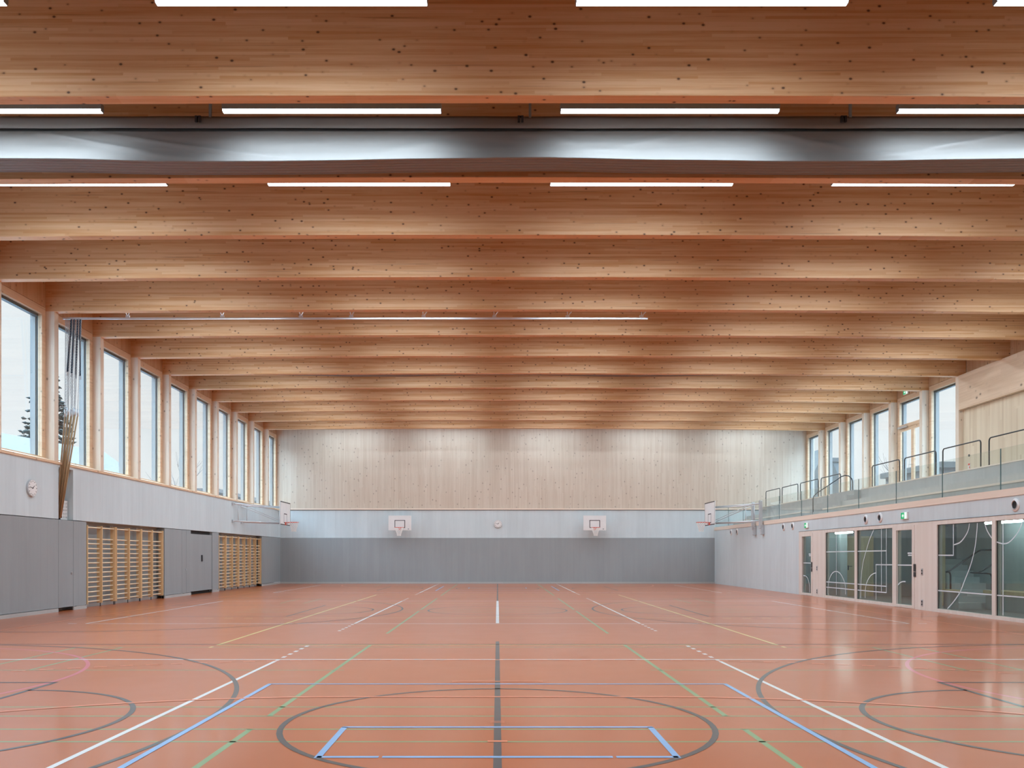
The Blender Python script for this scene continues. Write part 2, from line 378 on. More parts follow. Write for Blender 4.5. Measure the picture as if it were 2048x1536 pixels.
# handball (orange)
for s_, dy in ((1, 0), (-1, 43.4)):
    Y = lambda y: dy + s_ * y
    for R, dash in ((6.0, False), (9.0, True)):
        path = []
        for j in range(121):
            a = math.pi * (1 - j / 120.0)
            path.append((R * math.cos(a) - (1.5 if a > math.pi / 2 else -1.5), Y(2.42 + R * math.sin(a))))
        path = [p for p in path if abs(p[0]) < 9.4]
        if not dash: LB['orange'].strip(path, LW, Lz['orange'])
        else:
            # resample to even 0.15 m dashes from the middle out
            L = [0.0]
            for a, b in zip(path, path[1:]): L.append(L[-1] + math.dist(a, b))
            def at(t):
                t = max(0, min(L[-1], t))
                for i in range(1, len(L)):
                    if L[i] >= t:
                        u = (t - L[i - 1]) / max(1e-9, L[i] - L[i - 1])
                        return (path[i - 1][0] * (1 - u) + path[i][0] * u, path[i - 1][1] * (1 - u) + path[i][1] * u)
            mid = L[-1] / 2; n = int(mid / 0.303)
            for j in range(-n, n + 1):
                t = mid + j * 0.303; LB['orange'].strip([at(t - 0.075), at(t + 0.075)], LW, Lz['orange'])
    ln('orange', -0.51, Y(9.45), 0.51, Y(9.45)); ln('orange', -0.075, Y(6.4), 0.075, Y(6.4), 0.05)
    for y in (7.17, 7.11): ln('orange', -0.06, Y(y), 0.06, Y(y), 0.018)
for sgn in (-1, 1): ln('orange', sgn * 9.44, 2.42, sgn * 9.44, 41.2, 0.045)
# badminton (green)
for i in range(3):
    d = 14.7 * i
    for y in (7.86, 7.41, 6.85, 6.39):
        if d + y < 42.7: ln('green', -6.6, d + y, 6.6, d + y, 0.035)
    for sgn in (-1, 1):
        ln('green', sgn * 2.015, d + 7.41, sgn * 2.015, min(d + 13.33, 42), LW)
        ln('green', sgn * 2.015, max(d + 0.6, 0.6), sgn * 2.015, d + 6.85, LW)
        for x in (5.8, 6.5): ln('green', sgn * x, d + 10.4, sgn * x, min(42, d + 13.0), 0.04)
        ln('green', sgn * 1.9, d + 10.4, sgn * 6.5, d + 10.4, 0.035)
    ln('green', -6.5, min(42, d + 13.0), 6.5, min(42, d + 13.0), 0.035)
for sgn in (-1, 1):
    if sgn < 0: arc('pink', -8.5, 9.45, 3.5, -75, 90)
    else: arc('pink', 8.5, 9.45, 3.5, 90, 255)
for c_, b_ in LB.items():
    b_.build(c_ + '_court_lines', M['line_' + c_], fl)

# ------------------------------------------------------------------ ceiling, walls
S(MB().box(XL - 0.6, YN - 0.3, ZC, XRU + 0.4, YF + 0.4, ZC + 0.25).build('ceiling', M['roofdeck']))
# left wall: concrete band with a niche, cladding below with recesses
NY0, NY1 = 21.24, 21.97
WB1 = (22.68, 28.0); WB2 = (33.45, 39.55); DR = (30.4, 32.68)
wl = MB()
wl.box(XL - 0.5, YN, 2.352, XL, NY0, 3.73); wl.box(XL - 0.5, NY1, 2.352, XL, YF, 3.73)
wl.box(XL - 0.5, NY0, 2.352, XL - 0.3, NY1, 3.73); wl.box(XL - 0.3, NY0, 3.66, XL, NY1, 3.73)
wl.box(XL - 0.5, YN, 0.0, XL - 0.32, YF, 2.352)
wlo = S(wl.build('wall_left', M['concrete']))
seams = [YN, 6.0, 13.5, NY0, 21.98, WB1[0]]
seg = []
def clad(b, y0, y1):
    b.box(XL - 0.32, y0 + 0.006, 0.10, XL, y1 - 0.006, 2.335)
cb = MB()
for a, b in zip(seams, seams[1:]): clad(cb, a, b)
for a, b in ((WB1[1], 29.55), (29.55, 29.95), (29.95, DR[0]), (DR[1], WB2[0]), (WB2[1], YF)): clad(cb, a, b)
cb.build('cladding_panels', M['panel'], wlo)
rb = MB()
for a, b in (WB1, WB2): rb.box(XL - 0.32, a, 0.0, XL - 0.27, b, 2.352)
rb.build('recess_back', M['panel'], wlo)
bb = MB()
for a, b in ((YN, 21.22), (21.99, WB1[0]), (WB1[1], DR[0]), (DR[1], WB2[0]), (WB2[1], YF)):
    bb.box(XL - 0.02, a, 0.0, XL + 0.012, b, 0.088)
for a, b in (WB1, WB2): bb.box(XL - 0.26, a, 0, XL - 0.25, b, 0.09)
S(bb.build('baseboard_left', M['base']))
# far wall
we = MB().box(XL - 0.5, YF, 2.339, XRU + 0.4, YF + 0.3, 3.76).box(XL - 0.6, YF + 0.28, -0.3, XRU + 0.4, YF + 0.4, 2.4)
weo = S(we.build('wall_far', M['concrete']))
MB().box(XL, YF - 0.02, 0.09, XR + 0.1, YF + 0.28, 2.333).build('cladding_panels', M['panel'], weo)
MB().box(XL - 0.3, YF + 0.0, 3.85, XRU + 0.4, YF + 0.3, ZC).build('timber_cladding', M['endwood'], weo)
MB().box(XR, YF, 0, XRU + .4, YF + 0.3, 2.339).build('concrete_base', M['concrete'], weo)
S(MB().box(XL, YF - 0.05, 0.0, XR, YF + 0.05, 0.085).build('baseboard_far', M['base']))
t = MB().box(XL - 0.3, YF - 0.035, 3.775, XRU, YF + 0.1, 3.85).build('trim_1', M['trimx']); S(t)
S(MB().box(XL - 0.3, YF - 0.012, 3.752, XRU, YF + 0.1, 3.775).build('trim_2', M['gap']))
# near wall (behind the camera)
wn_ = MB().box(XL - 0.5, YN - 0.3, 2.339, XRU + 0.4, YN, 3.76)
wno = S(wn_.build('wall_near', M['concrete']))
MB().box(XL - 0.5, YN - 0.3, 0, XRU + 0.4, YN + 0.0, 2.339).build('cladding_panels', M['panel'], wno)
MB().box(XL - 0.5, YN - 0.3, 3.76, XRU + 0.4, YN, ZC).build('timber_cladding', M['endwood'], wno)

# left window wall: sill, infill above, windows
KS = range(-5, 13)
up = MB()
for k in KS:
    y0, y1 = by(k) + 0.2, by(k + 1)
    if y1 < YN: continue
    up.box(-11.5, max(y0, YN), 7.62, -11.30, min(y1, YF), ZC)
up.build('infill_panels', M['infill'], wlo)
S(MB().prism([(-11.6, 3.73), (-11.07, 3.73), (-11.07, 3.79), (-11.30, 3.86), (-11.6, 3.86)], YN, YF, 1).build('trim_3', M['frame_v']))
widx = 0
def window_unit(n, k, X, sg, zlo, zhi=7.42, door=False):
    """timber window of the bay behind beam k; sg=-1 left wall, +1 right wall (outwards)"""
    y0, y1 = max(by(k) + 0.2, YN), min(by(k + 1), YF)
    wd = empty('window_%d' % n, (X, (y0 + y1) / 2, zlo), kind='structure')
    f = MB(); a, b = X, X + sg * 0.09
    fw = 0.17
    f.box(a, y0, zlo, b, y0 + fw, 7.61); f.box(a, y1 - fw, zlo, b, y1, 7.61)
    f.box(a, y0 + fw, zhi, b, y1 - fw, 7.61); f.box(a, y0 + fw, zlo, b, y1 - fw, zlo + 0.035)
    f.build('frame', M['frame_v'], wd)
    MB().box(a + sg * 0.05, y0 + fw, zlo + 0.03, a + sg * 0.062, y1 - fw, zhi).build('pane', M['pane'], wd)
    r = MB()
    for (p, q) in ((y0, y0 + fw), (y1 - fw, y1)):
        r.box(b + sg * 0.07, p, zlo, b + sg * 0.20, q, 7.61)
    r.box(b + sg * 0.12, y0 + fw, 7.42, b + sg * 0.2, y1 - fw, 7.61)
    r.build('reveal', M['reveal'], wd)
    r = MB()
    for (p, q) in ((y0 + 0.01, y0 + fw - 0.004), (y1 - fw + 0.004, y1 - 0.01)):
        r.box(b + sg * 0.001, p, zlo, b + sg * 0.03, q, 7.5)
        r.box(b + sg * 0.038, p, zlo, b + sg * 0.052, q, 7.5)
    r.box(b + sg * 0.001, y0 + fw, 7.35, b + sg * 0.11, y1 - fw, 7.5)
    r.build('blind_rail', M['reveal_d'], wd)
    return wd, y0, y1, fw
for k in KS:
    if by(k + 1) - 0.3 < YN: continue
    widx += 1
    window_unit(widx, k, -11.30, -1, 3.85)
# posts
def post(k, x0, x1, z0, label, group):
    y = by(k)
    o = MB().box(x0, y, z0, x1, y + 0.2, zbot((x0 + x1) / 2) + 0.004).build('timber_post', M['post'])
    return tag(o, label, 'post', group)
vis = [k for k in range(4, 13)]
for k in range(-4, 14):
    if k == 13: continue
    if k == 3: lab = 'timber post at the extreme left picture edge, before the first full window'
    elif k in vis: lab = 'spruce window post on the left wall, %s from the left picture edge' % ORD[k - 4]
    else: lab = 'spruce window post of the left wall, %s one outside the left picture edge' % ORD[2 - k]
    post(k, -11.5, -11.08, 3.79, lab, 'timber posts of the left window wall')

# ------------------------------------------------------------------ beams
def beam(k):
    y = by(k); n = 40; x0, x1 = -11.30, XRU
    b = MB()
    xs = [x0 + (x1 - x0) * i / n for i in range(n + 1)]
    for i in range(n + 1):
        x = xs[i]; z = zbot(x); c = 0.006
        b.v += [(x, y, ZC), (x, y, z + c), (x, y + c, z), (x, y + 0.2 - c, z), (x, y + 0.2, z + c), (x, y + 0.2, ZC)]
    for i in range(n):
        for j in range(5):
            a = i * 6 + j; b.f.append((a, a + 6, a + 7, a + 1))
    b.f.append(tuple(range(6))); b.f.append(tuple(n * 6 + j for j in reversed(range(6))))
    o = b.build('roof_beam', M['beam'])
    if k >= 0:
        lab = 'glued timber roof beam spanning the hall, %s in view from the camera' % ORD[k] if k < 13 else 'last timber roof beam lying against the far wall'
    else: lab = 'glued timber roof beam overhead, %s one nearer than the picture shows' % ORD[-1 - k]
    tag(o, lab, 'beam', 'timber roof beams')
for k in range(-4, 14): beam(k)

# ------------------------------------------------------------------ ceiling lamps
def lamp_proto(x, y):
    r = empty('ceiling_lamp', (x, y, 7.983))
    L = 3.24
    df = MB().prism([(y - 0.042, 8.012), (y - 0.042, 7.995), (y - 0.034, 7.983), (y + 0.034, 7.983), (y + 0.042, 7.995), (y + 0.042, 8.012)], x - L / 2 + .01, x + L / 2 - .01).build('diffuser', M['lamp'], r)
    la = bpy.data.lights.new('lamp_light', 'AREA'); la.shape = 'RECTANGLE'; la.size = L - 0.04; la.size_y = 0.07
    la.color = (0.81, 1.02, 1.19); la.energy = LAMP * math.pi * la.size * la.size_y
    lo = bpy.data.objects.new('lamp_light', la); C.objects.link(lo); lo.parent = r; lo.location = (0, 0, -0.004)
    h = MB().box(x - L / 2, y - 0.048, 8.012, x + L / 2, y + 0.048, 8.10)
    h.box(x - L / 2, y - 0.04, 7.985, x - L / 2 + .01, y + 0.04, 8.012); h.box(x + L / 2 - .01, y - 0.04, 7.985, x + L / 2, y + 0.04, 8.012)
    h.build('housing', M['alu'], r)
    for d in (-1.2, 1.2): MB().box(x + d - 0.03, y - 0.01, 8.10, x + d + 0.03, y + 0.01, ZC).build('hanger', M['alu'], r)
    return r
LX = [-7.47, -2.45, 2.55, 7.54, 12.5]
rows = list(range(-4, 13))
proto = None
xl = {0: 'far left', 1: 'centre left', 2: 'centre right', 3: 'far right'}
for j in rows:
    for i, x in enumerate(LX):
        y = 12.44 + PIT * j
        if y > YF - 0.4: continue
        if proto is None: proto = lamp_proto(x, y); o = proto; px, py = x, y
        else: o = copy_tree(proto, delta=(x - px, y - py, 0))
        if j in (-1, 0, 1) and i < 4:
            row = {-1: 'at the top picture edge', 0: 'in front of the rolled curtain', 1: 'behind the rolled curtain'}[j]
            lab = 'long lit ceiling lamp, %s of the four %s' % (xl[i], row)
        else: lab = 'ceiling lamp between beams, %s from the left, %s row from the far wall' % (ORD[i], ORD[12 - j])
        tag(o, lab, 'lamp', 'linear ceiling lamps')

# ------------------------------------------------------------------ divider curtains
def curtain(y0, label, dz0=0.0):
    r = empty('divider_curtain', (0, y0, 7.345), label, 'curtain', 'rolled-up divider curtains')
    X0, X1, n = -10.9, 10.62, 300
    def sheet(name, prof, fn):
        b = MB(); m = len(prof)
        for i in range(n + 1):
            x = X0 + (X1 - X0) * i / n
            for j, (py, pz) in enumerate(prof):
                dy, dz = fn(x, j / (m - 1.0)); b.v.append((x, y0 + py + dy, pz + dz + dz0))
        for i in range(n):
            for j in range(m - 1):
                a = i * m + j; b.f.append((a, a + m, a + m + 1, a + 1))
        o = b.build(name, M['curtain'], r, smooth=True)
        sm = o.modifiers.new('solid', 'SOLIDIFY'); sm.thickness = 0.004
        return o
    def nz(x, y, s): return noise.noise(Vector((x * s, y * s * 1.3, y0)))
    sag = lambda x: 0.028 * math.cos(2 * math.pi * (x - 0.3) / 8.8) + 0.012 * nz(x, 0, 0.7)
    sheet('header_strip', [(0.08, 8.26), (0.03, 8.19), (0.0, 8.10), (-0.03, 8.02)],
          lambda x, t: (0.012 * nz(x, t, 1.1), 0.01 * nz(x, 5, .5) * t))
    bel = []
    for j in range(29):
        t = j / 28.0
        bel.append((0.06 - 0.30 * t ** 1.8, 8.02 - 0.585 * t))
    def bf(x, t):
        env = math.sin(math.pi * min(1, t * 1.05)) ** 0.8
        fold = 0.0
        for (xa, xb, amp) in ((-7.2, -4.6, .05), (-6.3, -3.0, .04), (-9.8, -8.0, .03), (2.9, 1.2, .03), (-0.6, -1.8, .02), (4.2, 6.4, .04), (8.2, 5.6, .05), (0.4, 2.0, .025), (9.6, 7.6, .04)):
            xc = xa + (xb - xa) * t
            fold += amp * math.exp(-((x - xc) / (0.12 + 0.25 * t)) ** 2)
        return (-(fold + 0.03 * nz(x * 0.6, t * 3, 1.0)) * env + 0.01 * nz(x, t * 2, 2.5) * env, sag(x) * t)
    sheet('drape', bel, bf)
    und = [(-0.24, 7.437)]
    for j in range(5):
        yy = -0.24 + 0.058 * j; zz = 7.432 - 0.013 * j
        und += [(yy + 0.002, zz), (yy + 0.050, zz - 0.004), (yy + 0.054, zz + 0.012)]
    und += [(0.06, 7.362), (0.10, 7.40), (0.12, 7.7), (0.12, 8.24)]
    sheet('folded_layers', und, lambda x, t: (0.006 * nz(x, t * 9, 1.6), sag(x) * (1 if t < .9 else 0) + (0.004 * nz(x, t * 20, 3) if t < .8 else 0)))
    for x in (-4.62, 0.356, 5.34):
        if dz0:
            MB().box(x + 0.13, y0 + 0.06, 8.5, x + 0.17, y0 + 0.09, ZC).build('hanger', M['alu'], r); continue
        h = MB().box(x - 0.045, y0 - 0.02, 8.11, x - 0.01, y0 - 0.06, 8.20).box(x + 0.01, y0 - 0.02, 8.11, x + 0.045, y0 - 0.06, 8.20)
        h.box(x - 0.045, y0 - 0.055, 8.185, x + 0.045, y0 - 0.025, 8.20)
        h.build('clip', M['black'], r)
        MB().box(x + 0.13, y0 + 0.06, 8.2, x + 0.17, y0 + 0.09, ZC).build('hanger', M['alu'], r)
    MB().tube([(X0, y0 + 0.1, 8.22 + dz0), (X1, y0 + 0.1, 8.22 + dz0)], 0.035, 10).build('roller_tube', M['steel'], r, smooth=True)
    return r
curtain(13.0, 'large grey divider curtain rolled up between the nearest roof beams, with wavy folds')
curtain(29.08, 'distant grey divider curtain rolled up under the roof, only its thin lower edge showing', 0.30)

# ------------------------------------------------------------------ climbing rail and poles
cr_ = empty('climbing_rail', (-3.6, 21.36, 7.42), 'slim aluminium ceiling rail carrying the climbing poles, under a roof beam', 'rail')
MB().box(-11.05, 21.335, 7.43, 3.82, 21.385, 7.475).build('track', M['steel'], cr_)
for i, x in enumerate((-9.4, -7.0, -5.0, -3.72, -1.88, -0.08, 1.78, 3.66)):
    b = MB().box(x - 0.05, 21.34, 7.47, x + 0.05, 21.38, 7.53); b.tube([(x, 21.36, 7.5), (x + 0.12, 21.22, 7.62)], 0.012, 6); b.tube([(x, 21.36, 7.5), (x - 0.02, 21.2, 7.62)], 0.01, 6)
    b.build('bracket', M['steel'], cr_)
def chain_mesh(b, p0, p1, link=0.045):
    p0, p1 = Vector(p0), Vector(p1); L = (p1 - p0).length; n = int(L / (link * 0.72)); d = (p1 - p0).normalized()
    a = Vector((1, 0, 0)); a = (a - d * a.dot(d)).normalized(); c = d.cross(a)
    for i in range(n):
        ctr = p0 + d * (L * (i + 0.5) / n); e = a if i % 2 == 0 else c
        pts = [ctr + d * (link / 2 * math.cos(t)) + e * (link * 0.30 * math.sin(t)) for t in [2 * math.pi * q / 8 for q in range(8)]]
        b.tube(pts, 0.0042, 4, closed=True)
for i in range(8):
    t = i / 7.0
    xt = -11.0 + 0.30 * t; zt = 4.97 + 0.02 * ((i * 3) % 4)
    yb = 21.36 + 0.045 * (i % 2)
    pb = (-11.19 + 0.042 * (i // 3), 21.31 + 0.042 * (i % 3), 2.38)
    r = empty('climbing_pole', pb, 'slim brown climbing pole on a chain, %s from the left in its bundle' % ORD[i], 'climbing pole', 'climbing poles tied together at the left wall')
    MB().tube([pb, ((pb[0] + xt) / 2, (pb[1] + yb) / 2, (2.38 + zt) / 2), (xt, yb, zt)], 0.019, 10).build('pole', M['polewood'], r, smooth=True)
    MB().tube([(xt, yb, zt - 0.02), (xt, yb, zt + 0.16)], 0.021, 10).build('end_sleeve', M['steel'], r, smooth=True)
    b = MB(); chain_mesh(b, (xt, yb, zt + 0.16), (xt + 0.02 + 0.10 * t, 21.36, 7.43)); b.build('chain', M['chain'], r, smooth=True)
for i in range(4):
    x = -10.86 + 0.075 * i
    r = empty('webbing_strap', (x - .03, 21.38, 6.05), 'dark navy strap hanging from the ceiling rail, %s from the left' % ORD[i], 'strap', 'navy straps at the climbing poles')
    b = MB().box(x, 21.36, 6.1, x + 0.045, 21.372, 7.43)
    for v in range(len(b.v)):
        p = b.v[v]
        if p[2] < 7: b.v[v] = (p[0] - 0.10 + 0.02 * i, p[1] + 0.02 * i, p[2] - 0.03 * i)
    b.build('webbing', M['navy'], r)
    MB().box(x - 0.1 + .02 * i, 21.37 + 0.02 * i, 6.0 - .03 * i, x - .055 + .02 * i, 21.385 + .02 * i, 6.12 - .03 * i).build('buckle', M['steel'], r)
for i in range(5):
    x = -10.98 + 0.055 * i
    r = empty('ring_cord', (x, 21.4, 4.98), 'thin pale chain hanging free in front of the window, %s from the left' % ORD[i], 'chain', 'free chains at the climbing poles')
    b = MB(); chain_mesh(b, (x - 0.02, 21.41, 5.0 + 0.25 * (i % 3)), (x, 21.4, 7.43), 0.06); b.build('links', M['chain'], r, smooth=True)
# perforated bracket in the niche
pf = empty('perforated_bracket', (XL - 0.12, 21.6, 2.352), 'white perforated steel rack standing in the wall niche behind the climbing poles', 'rack')
b = MB(); py0 = 21.60; pz0 = 2.352
xs_ = XL - 0.14
for r_ in range(6):          # sheet made of ribs around the holes
    z0 = pz0 + 0.09 * r_
    b.box(xs_, py0, z0, xs_ + 0.004, py0 + 0.34, z0 + 0.045)
for c_ in range(5):
    y = py0 + 0.0775 * c_
    b.box(xs_ - 0.001, y, pz0, xs_ + 0.005, y + 0.052 - 0.02 * (c_ in (0, 4)), pz0 + 0.5)
b.build('perforated_sheet', M['perf'], pf)
MB().box(xs_ - 0.14, py0, pz0, xs_ - 0.13, py0 + 0.34, pz0 + 0.56).build('rear_plate', M['dark'], pf)
MB().tube([(xs_ + .02, 21.94, 3.6), (xs_ + .04, 21.75, 3.0), (xs_ + 0.06, 21.5, 2.6)], 0.012, 8).build('retaining_rod', M['steel'], pf, smooth=True)

# ------------------------------------------------------------------ wall bars
def wall_bars(ys, label):
    y0, y1 = ys[0], ys[-1]
    r = empty('wall_bars', (XL - 0.1, (y0 + y1) / 2, 0.05), label, 'wall bars', 'wall bars on the left wall')
    up_ = None
    for i, y in enumerate(ys):
        z0, z1 = 0.10, 2.25
        b = MB().box(XL - 0.16, y - 0.016, z0, XL - 0.01, y + 0.016, z1)
        b.build('upright', M['barwood'], r)
        MB().tube([(XL - 0.07, y, 0.0), (XL - 0.07, y, z0)], 0.012, 8).build('leg', M['dark'], r)
    for a, c in zip(ys, ys[1:]):
        first = MB().tube([(XL - 0.09, a + 0.016, 0.163), (XL - 0.09, c - 0.016, 0.163)], 0.019, 10).build('rung', M['rung'], r, smooth=True)
        for j in range(1, 15):
            z = 0.163 + 0.1322 * j
            if j == 14: z = 2.195
            o = first.copy(); C.objects.link(o); o.parent = r; o.location = (0.035 if j == 14 else 0, 0, z - 0.163)
    br = MB().box(XL - 0.27, y0, 2.24, XL - 0.15, y0 + 0.03, 2.28).box(XL - 0.27, y1 - .03, 2.24, XL - 0.15, y1, 2.28)
    br.box(XL - 0.27, y0, 0.3, XL - 0.15, y0 + 0.03, 0.34).box(XL - 0.27, y1 - .03, 0.3, XL - 0.15, y1, 0.34)
    br.build('wall_bracket', M['steel'], r)
wall_bars([22.78, 23.62, 24.44], 'double wall bars at the left end of the nearer wall bar niche')
wall_bars([24.52, 25.38, 26.2], 'double wall bars in the middle of the nearer wall bar niche')
wall_bars([26.26, 27.08, 27.92], 'double wall bars at the right end of the nearer wall bar niche')
wall_bars([33.55, 34.38], 'narrow single wall bars at the left end of the farther wall bar niche')
wall_bars([34.44, 35.28, 36.1], 'double wall bars next to the narrow single one in the farther niche')
wall_bars([36.16, 37.0, 37.8], 'double wall bars third along in the farther wall bar niche')
wall_bars([37.86, 38.68, 39.5], 'double wall bars at the far right end of the farther niche')

# equipment room door, handles on cladding
d = empty('door_1', (XL, 31.5, 0.0), kind='structure')
MB().box(XL - 0.10, DR[0] + 0.01, 0.12, XL - 0.015, DR[1] - 0.01, 2.22).build('leaf', M['panel'], d)
MB().box(XL - 0.30, DR[0], 0.0, XL - 0.12, DR[1], 0.14).build('threshold_gap', M['gap'], d)
MB().box(XL - 0.30, DR[0], 2.22, XL - 0.10, DR[1], 2.352).build('lintel_gap', M['gap'], d)
MB().box(XL - 0.02, 31.5, 1.21, XL + 0.012, 31.62, 1.45).build('handle', M['black'], d)
for (y, z, lab) in ((21.88, 0.98, 'small steel lock knob on the grey cladding left of the nearer wall bars'), (29.9, 0.93, 'small steel lock knob on the grey cladding between the wall bars and the equipment door')):
    r = MB().disc((XL, y, z), 0.03, 0.02, 0, 16); r.box(XL + 0.02, y - 0.008, z - 0.05, XL + 0.03, y + 0.008, z + 0.02)
    tag(r.build('lock_knob', M['steel']), lab, 'knob')

# ------------------------------------------------------------------ clocks
def clock(c, nrm, label):
    """nrm: 'x' faces +x, 'y' faces -y"""
    r = empty('wall_clock', c, label, 'clock')
    def P(a, b, d):   # a to the viewer's right on the dial, b up, d out of the wall
        return (c[0] + d, c[1] + a, c[2] + b) if nrm == 'x' else (c[0] + a, c[1] - d, c[2] + b)
    R = 0.2
    def disc(mb, r1, d0, d1):
        s = 40; n = len(mb.v)
        for dd in (d0, d1): mb.v += [P(r1 * math.cos(2 * math.pi * i / s), r1 * math.sin(2 * math.pi * i / s), dd) for i in range(s)]
        mb.f.append(tuple(n + i for i in range(s))); mb.f.append(tuple(n + s + i for i in range(s)))
        for i in range(s): mb.f.append((n + i, n + (i + 1) % s, n + s + (i + 1) % s, n + s + i))
    m = MB(); disc(m, R, 0, 0.045); m.build('case', M['steel'], r)
    m = MB(); disc(m, R - 0.012, 0.045, 0.047); m.build('dial', M['white'], r)
    m = MB()
    for h in range(12):
        t = math.radians(30 * h); w_ = 0.009; r0, r1 = 0.145, 0.175
        s, k = math.sin(t), math.cos(t)
        m.quad(P(s * r0 - k * w_, k * r0 + s * w_, .049), P(s * r0 + k * w_, k * r0 - s * w_, .049), P(s * r1 + k * w_, k * r1 - s * w_, .049), P(s * r1 - k * w_, k * r1 + s * w_, .049))
    m.build('hour_marks', M['black'], r)
    for nm, deg, L, w_ in (('minute_hand', 278, 0.13, 0.006), ('hour_hand', 50, 0.09, 0.009)):
        t = math.radians(deg); s, k = math.sin(t), math.cos(t); m = MB(); r0 = -0.03
        m.quad(P(s * r0 - k * w_, k * r0 + s * w_, .052), P(s * r0 + k * w_, k * r0 - s * w_, .052), P(s * L + k * w_, k * L - s * w_, .052), P(s * L - k * w_, k * L + s * w_, .052))
        m.build(nm, M['black'], r)
clock((XL, 19.98, 3.03), 'x', 'round white clock on the left concrete wall near the climbing poles')
clock((0.02, YF, 3.057), 'y', 'round white clock in the middle of the far concrete wall')

# ------------------------------------------------------------------ basketball goals
def net_and_rim(r, c, toward, mountlen=0.12):
    """rim ring centred at c; toward = unit vector from rim to board"""
    m = MB(); R = 0.225
    m.tube([(c[0] + R * math.cos(2 * math.pi * i / 28), c[1] + R * math.sin(2 * math.pi * i / 28), c[2]) for i in range(28)], 0.011, 8, closed=True)
    T = Vector(toward); c_ = Vector(c); sd = Vector((-T.y, T.x, 0))
    m.tube([c_ + T * R * 0.9 + sd * 0.1, c_ + T * (R + mountlen)], 0.011, 6); m.tube([c_ + T * R * 0.9 - sd * 0.1, c_ + T * (R + mountlen)], 0.011, 6)
    a = c_ + T * (R + mountlen); p = [a + sd * 0.07 + Vector((0, 0, 0.01)), a - sd * 0.07 + Vector((0, 0, 0.01)), a - sd * 0.07 + T * 0.02 - Vector((0, 0, 0.13)), a + sd * 0.07 + T * 0.02 - Vector((0, 0, 0.13))]
    q = [v + T * 0.03 for v in p]; m.quad(*p); m.quad(*q)
    for i in range(4): m.quad(p[i], p[(i + 1) % 4], q[(i + 1) % 4], q[i])
    m.quad(c_ + T * R * 0.95 + sd * 0.05, c_ + T * R * 0.95 - sd * 0.05, p[2], p[3])
    rim = m.build('rim', M['orange'], r, smooth=False)
    n = MB(); K = 12; rows_ = 7
    def NP(i, j):
        t = j / rows_; rr = 0.215 - 0.115 * min(1, t * 1.25); ang = 2 * math.pi * (i + 0.5 * (j % 2)) / K
        return (c[0] + rr * math.cos(ang), c[1] + rr * math.sin(ang), c[2] - 0.42 * t)
    for i in range(K):
        for j in range(rows_):
            n.tube([NP(i, j), NP(i, j + 1)], 0.0075, 4)
            n.tube([NP(i, j), NP(i - 1 if j % 2 == 0 else i + 1, j + 1)], 0.0075, 4)
    n.build('net', M['net'], rim)
def board_lines(m, P, w, h, z0, iw, ih, iz, lw, border):
    def rect(a0, b0, a1, b1): m.quad(P(a0, b0), P(a1, b0), P(a1, b1), P(a0, b1))
    if border:
        rect(-w / 2, 0, w / 2, lw); rect(-w / 2, h - lw, w / 2, h); rect(-w / 2, 0, -w / 2 + lw * .6, h); rect(w / 2 - lw * .6, 0, w / 2, h)
    rect(-iw / 2, iz, iw / 2, iz + lw); rect(-iw / 2, iz + ih - lw, iw / 2, iz + ih)
    rect(-iw / 2, iz, -iw / 2 + lw, iz + ih); rect(iw / 2 - lw, iz, iw / 2, iz + ih)
for x, lab in ((-4.92, 'small white wall backboard with orange hoop on the far wall, left of the clock'), (4.9, 'small white wall backboard with orange hoop on the far wall, right of the clock')):
    yb = 42.32; r = empty('basketball_goal', (x, 42.9, 2.4), lab, 'basketball hoop', 'wall hoops on the far wall')
    bo = MB().box(x - 0.575, yb, 2.705, x + 0.575, yb + 0.03, 3.45).build('backboard', M['white'], r, bevel=0.004)
    m = MB(); P = lambda a, b: (x + a, yb - 0.003, 2.705 + b)
    board_lines(m, P, 1.15, 0.745, 0, 0.53, 0.39, 0.125, 0.032, False)
    m.build('target_lines', M['black'], bo)
    m = MB(); m.disc((x + 0.43, yb - 0.003, 2.775), 0.028, 0.002, 1, 16); m.box(x + 0.395, yb - .003, 2.768, x + 0.465, yb - .001, 2.782); m.build('maker_mark', M['alu'], bo)
    net_and_rim(r, (x, yb - 0.36, 2.84), (0, 1, 0))
    s = MB()
    for dx in (-0.3, 0.3):
        s.tube([(x + dx, yb + 0.03, 3.2), (x + dx, YF, 3.2)], 0.025, 8); s.tube([(x + dx, yb + 0.03, 2.85), (x + dx, YF, 2.85)], 0.025, 8); s.tube([(x + dx, yb + 0.03, 2.85), (x + dx, YF, 3.2)], 0.018, 8)
    s.build('wall_bracket', M['steel'], r, smooth=True)
